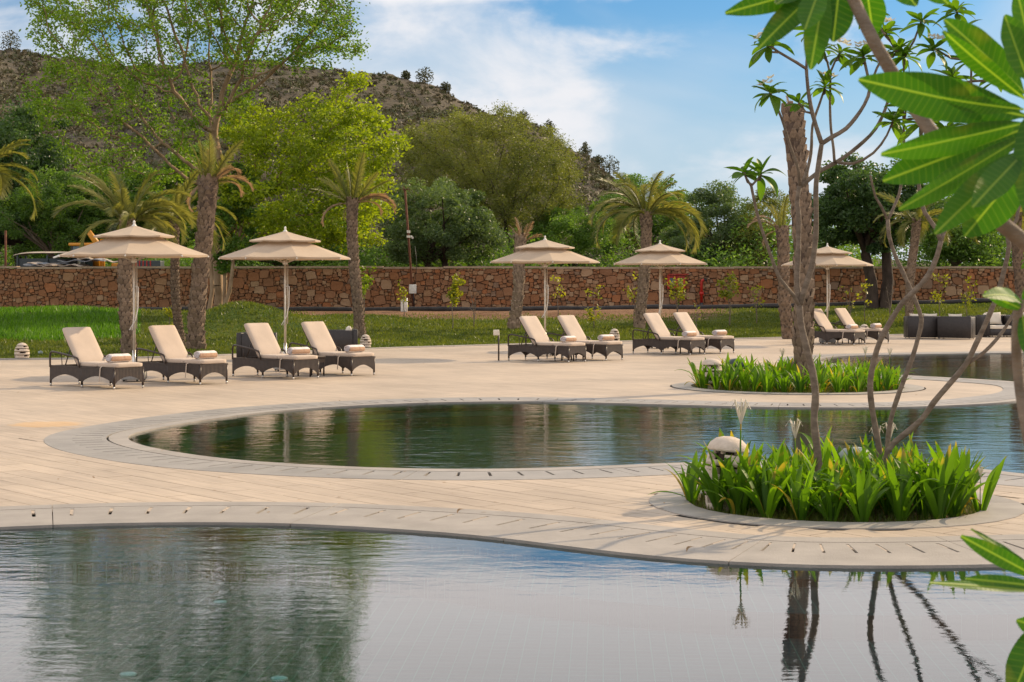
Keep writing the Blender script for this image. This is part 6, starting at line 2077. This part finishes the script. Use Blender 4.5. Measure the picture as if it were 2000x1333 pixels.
frangipani('frangipani with several crossing bare stems rising from the right of the near planter', D1 - .1, [
    ([(1722, 985), (1718, 885), (1707, 820), (1701, 780), (1700, 744), (1707, 705), (1719, 666), (1740, 627), (1761, 594), (1785, 570), (1812, 540), (1830, 501), (1838, 470)], .030, .022, 0, -.4),
    ([(1838, 472), (1827, 445), (1806, 415), (1797, 380), (1794, 340), (1800, 290), (1798, 240)], .020, .014, -.4, -.3),
    ([(1838, 472), (1850, 440), (1880, 410), (1893, 360), (1897, 300), (1897, 200), (1897, 118)], .018, .010, -.4, 0),
    ([(1736, 985), (1733, 880), (1740, 820), (1752, 780), (1767, 738), (1782, 699), (1794, 657), (1800, 624), (1788, 588), (1770, 546), (1749, 501), (1736, 459), (1734, 429)], .025, .018, .15, .1),
    ([(1734, 431), (1722, 405), (1710, 385), (1704, 362), (1700, 343)], .013, .009, .1, 0), ([(1734, 431), (1748, 400), (1756, 381), (1762, 345), (1766, 300), (1764, 200), (1766, 110)], .014, .009, .1, .4),
    ([(1742, 985), (1733, 883), (1765, 850), (1800, 820), (1824, 786), (1860, 744), (1887, 711), (1905, 675), (1926, 630), (1947, 579), (1962, 525), (1971, 480), (1968, 459)], .029, .020, -.1, -.5),
    ([(1887, 711), (1920, 690), (1956, 651), (1980, 612), (2010, 560), (2030, 500)], .017, .012, -.3, -.2),
    ([(1968, 462), (1955, 430), (1935, 380), (1925, 320), (1930, 220)], .018, .011, -.5, -.3), ([(1968, 462), (1985, 430), (1992, 380), (2000, 300)], .016, .011, -.5, -.5)],
    [(1766, 106, .4, (0, 0, 1), 12, .9, False), (1825, 95, 0, (.2, 0, 1), 13, .95, True), (1797, 238, -.3, (-.2, 0, 1), 13, .95, False), (1897, 115, 0, (0, 0, 1), 14, .95, False), (1860, 150, .2, (0, -.2, 1), 12, .9, False),
     (1930, 215, -.3, (0, 0, 1), 13, .95, False), (2000, 300, -.5, (.2, 0, 1), 10, .9, False), (2032, 498, -.2, (.3, 0, 1), 10, .9, False), (1840, 210, .3, (0, 0, 1), 11, .85, False), (1880, 60, .2, (0, 0, 1), 10, .9, False), (1790, 165, .4, (0, 0, 1), 10, .8, False), (1850, 255, .1, (-.2, 0, 1), 12, .95, False), (1905, 190, .2, (0, 0, 1), 12, .9, False), (1955, 140, -.2, (.2, 0, 1), 12, .95, False), (1728, 62, .5, (0, 0, 1), 11, .85, True), (1800, 40, .3, (0, 0, 1), 12, .9, False), (1868, 20, .1, (0, 0, 1), 12, .9, False), (1770, 205, .2, (-.3, 0, 1), 11, .85, False), (1700, 25, .4, (0, 0, 1), 11, .9, False)], 1730)

# the near plant, close to the camera at the right
q = Vector((PL3[0] - .45, PL3[1] - .1, -.05))
near = thing('frangipani_tree', 'out-of-focus frangipani close to the camera reaching in from the right edge', 'frangipani tree', q, 0, 'frangipani trees')
DN = 3.6
mb = MB()
def nlimb(pts, r0, r1):
    W_ = [(P(px, py, d) if d else Vector((px, py, 0))) - q for px, py, d in pts]
    W_ = catmull(W_, closed=False, step=.03); k = len(W_)
    mb.tube(W_, [r0 + (r1 - r0) * i / (k - 1) for i in range(k)], 12)
nlimb([(1640, -60, 3.75), (1672, 10, 3.75), (1706, 80, 3.7), (1735, 130, 3.7), (1775, 195, 3.7), (1822, 262, 3.65), (1880, 350, 3.6), (1950, 432, 3.6), (2010, 480, 3.6), (2100, 570, 3.6), (2250, 800, 3.7), (2350, 1300, 3.75), (2360, 2330, 3.8)], .013, .032)
nlimb([(1992, 585, 3.9), (1985, 660, 3.9), (1990, 740, 3.9), (2004, 830, 3.85), (2040, 1000, 3.8), (2120, 1300, 3.8), (2300, 1900, 3.8)], .011, .02)
nlimb([(2010, 235, 3.45), (2060, 300, 3.5), (2130, 480, 3.6), (2230, 780, 3.7)], .012, .02)
nlimb([(2030, 1140, 3.7), (2080, 1200, 3.7), (2180, 1500, 3.75), (2330, 1900, 3.8)], .010, .016)
mb.build('trunk', M_frbark, near)
BL = {}
def near_leaf(x0, y0, x1, y1, w, d0=3.45, d1=3.35, roll=0.0, bend=.12, mat=None):
    a, b_ = P(x0, y0, d0) - q, P(x1, y1, d1) - q
    L = (b_ - a).length; wm = w / FP * (d0 + d1) / 2
    me = ob_leaf('leaf', L, wm, mat or LF_frbig, 22, 4, bend, .16)
    o = link('leaf', me, near)
    # blade faces the camera unless rolled
    d = (b_ - a).normalized(); vw = Vector((0, -1, 0)); y = vw.cross(d).normalized(); z = d.cross(y)
    Mx = Matrix((d, y, z)).transposed().to_4x4()
    o.matrix_local = Matrix.Translation(a) @ Mx @ Matrix.Rotation(R(roll), 4, 'X')
for a in ((2006, 228, 1684, 158, 88, 3.45, 3.3, -12, .10), (2000, 214, 1843, 196, 44, 3.4, 3.25, -50, .05), (2005, 240, 1725, 305, 62, 3.45, 3.3, -30, .05), (2005, 250, 1727, 352, 84, 3.5, 3.4, 8, .06),
          (2006, 262, 1760, 412, 62, 3.45, 3.3, -35, .04), (2004, 290, 1828, 452, 66, 3.42, 3.25, 25, .06), (1998, 300, 1904, 398, 60, 3.35, 3.2, 20, .1), (2010, 310, 1884, 462, 90, 3.55, 3.55, 6, .0),
          (2004, 185, 1850, 36, 72, 3.5, 3.4, 10, .1), (2004, 195, 1842, 68, 46, 3.45, 3.3, -50, .08), (2008, 160, 1962, 30, 70, 3.4, 3.35, 20, .0), (2020, 120, 1985, -20, 50, 3.4, 3.4, 10, .0), (2006, 220, 2010, 420, 60, 3.4, 3.25, 10, .1),
          (1628, -34, 1419, 26, 48, 3.8, 3.7, -10, .06), (1608, -30, 1484, 88, 52, 3.8, 3.65, 15, .1), (1612, -30, 1583, 136, 52, 3.75, 3.65, 5, .0), (1640, -30, 1627, 82, 66, 3.8, 3.75, 0, .0), (1602, -25, 1572, 58, 54, 3.7, 3.6, 20, .0),
          (1690, -40, 1706, 72, 62, 3.85, 3.9, 5, .0), (1650, -40, 1598, 50, 56, 3.85, 3.85, -15, .0), (1740, -50, 1790, 12, 50, 3.85, 3.8, 5, .0), (1790, -50, 1852, 8, 46, 3.85, 3.8, 5, .0), (1590, -40, 1515, 8, 46, 3.8, 3.7, 30, .0),
          (2000, 606, 1925, 572, 24, 3.9, 3.8, -20, .05), (1998, 590, 1945, 560, 36, 3.9, 3.7, 50, .3), (1998, 600, 2030, 540, 36, 3.9, 3.9, 10, 0), (1996, 612, 2010, 700, 30, 3.9, 3.8, 10, .1),
          (2034, 1132, 1874, 1046, 36, 3.7, 3.6, 0, -.05), (2030, 1120, 1896, 1034, 24, 3.7, 3.75, 55, 0), (2034, 1146, 1888, 1130, 28, 3.7, 3.6, 20, .05), (2034, 1156, 1820, 1136, 20, 3.7, 3.5, 40, .04), (2050, 1230, 1985, 1212, 40, 3.7, 3.6, 0, .0),
          (2040, 1210, 1972, 1372, 74, 3.7, 3.6, 10, .0)):
    near_leaf(*a)
for px, py in ((1890, 20), (1925, 10), (1905, 45), (1955, 25)):
    o = link('blossom', BLOSS, near); o.matrix_local = Matrix.Translation(P(px, py, 3.5) - q) @ Matrix.Scale(1.6, 4)

# dropped dry leaves on the coping
for px, py, lab in ((1341, 1078, 'curled dry brown leaf on the near pool coping below the lilies'), (893, 1003, 'small dry brown leaf on the paving between the pools')):
    p = G(px, py, .012); me = ob_leaf('dry_leaf', .07, .03, LF_palmdry, 6, 1, 1.2, .8)
    o = link('dry_leaf', me); o.location = p; o.rotation_euler = (.2, -1.0, .4); tag(o, lab, 'dry leaf')

# litter too small and strewn to count
k = 90
lp = rng.uniform(0, 2000, k); ly = 670 + 330 * rng.uniform(0, 1, k) ** .8
pos = np.array([tuple(G(a, c_, .018)) for a, c_ in zip(lp, ly)])
ok = ~inside(W1 + N1 * .02, pos[:, 0], pos[:, 1]) & ~inside(W2 + N2 * .02, pos[:, 0], pos[:, 1]) & (pos[:, 1] < edge_of(lp) - .5)
V, F = leaf_quads(pos[ok], .055, .028, 0, 3.0); V[:, 2] = .016 + (V[:, 2] - .018) * .25
tag(link('leaf_litter', np_mesh('leaf_litter', V, F, LF_palmdry)), 'tiny dry leaf bits strewn over the paving', 'leaf litter', kind='stuff')

# a wide flopped leaf over the planter rim
me = strap('leaf', .42, .05, .9, LF_lily, lift=.45)
for c in [o for o in S.objects if o.name.startswith('lily_plant') and 'flopped' in o.get('label', '')]:
    o = link('leaf', me, c); o.rotation_euler = (0, 0, math.pi - c.rotation_euler.z); o.location = (0, 0, .06)
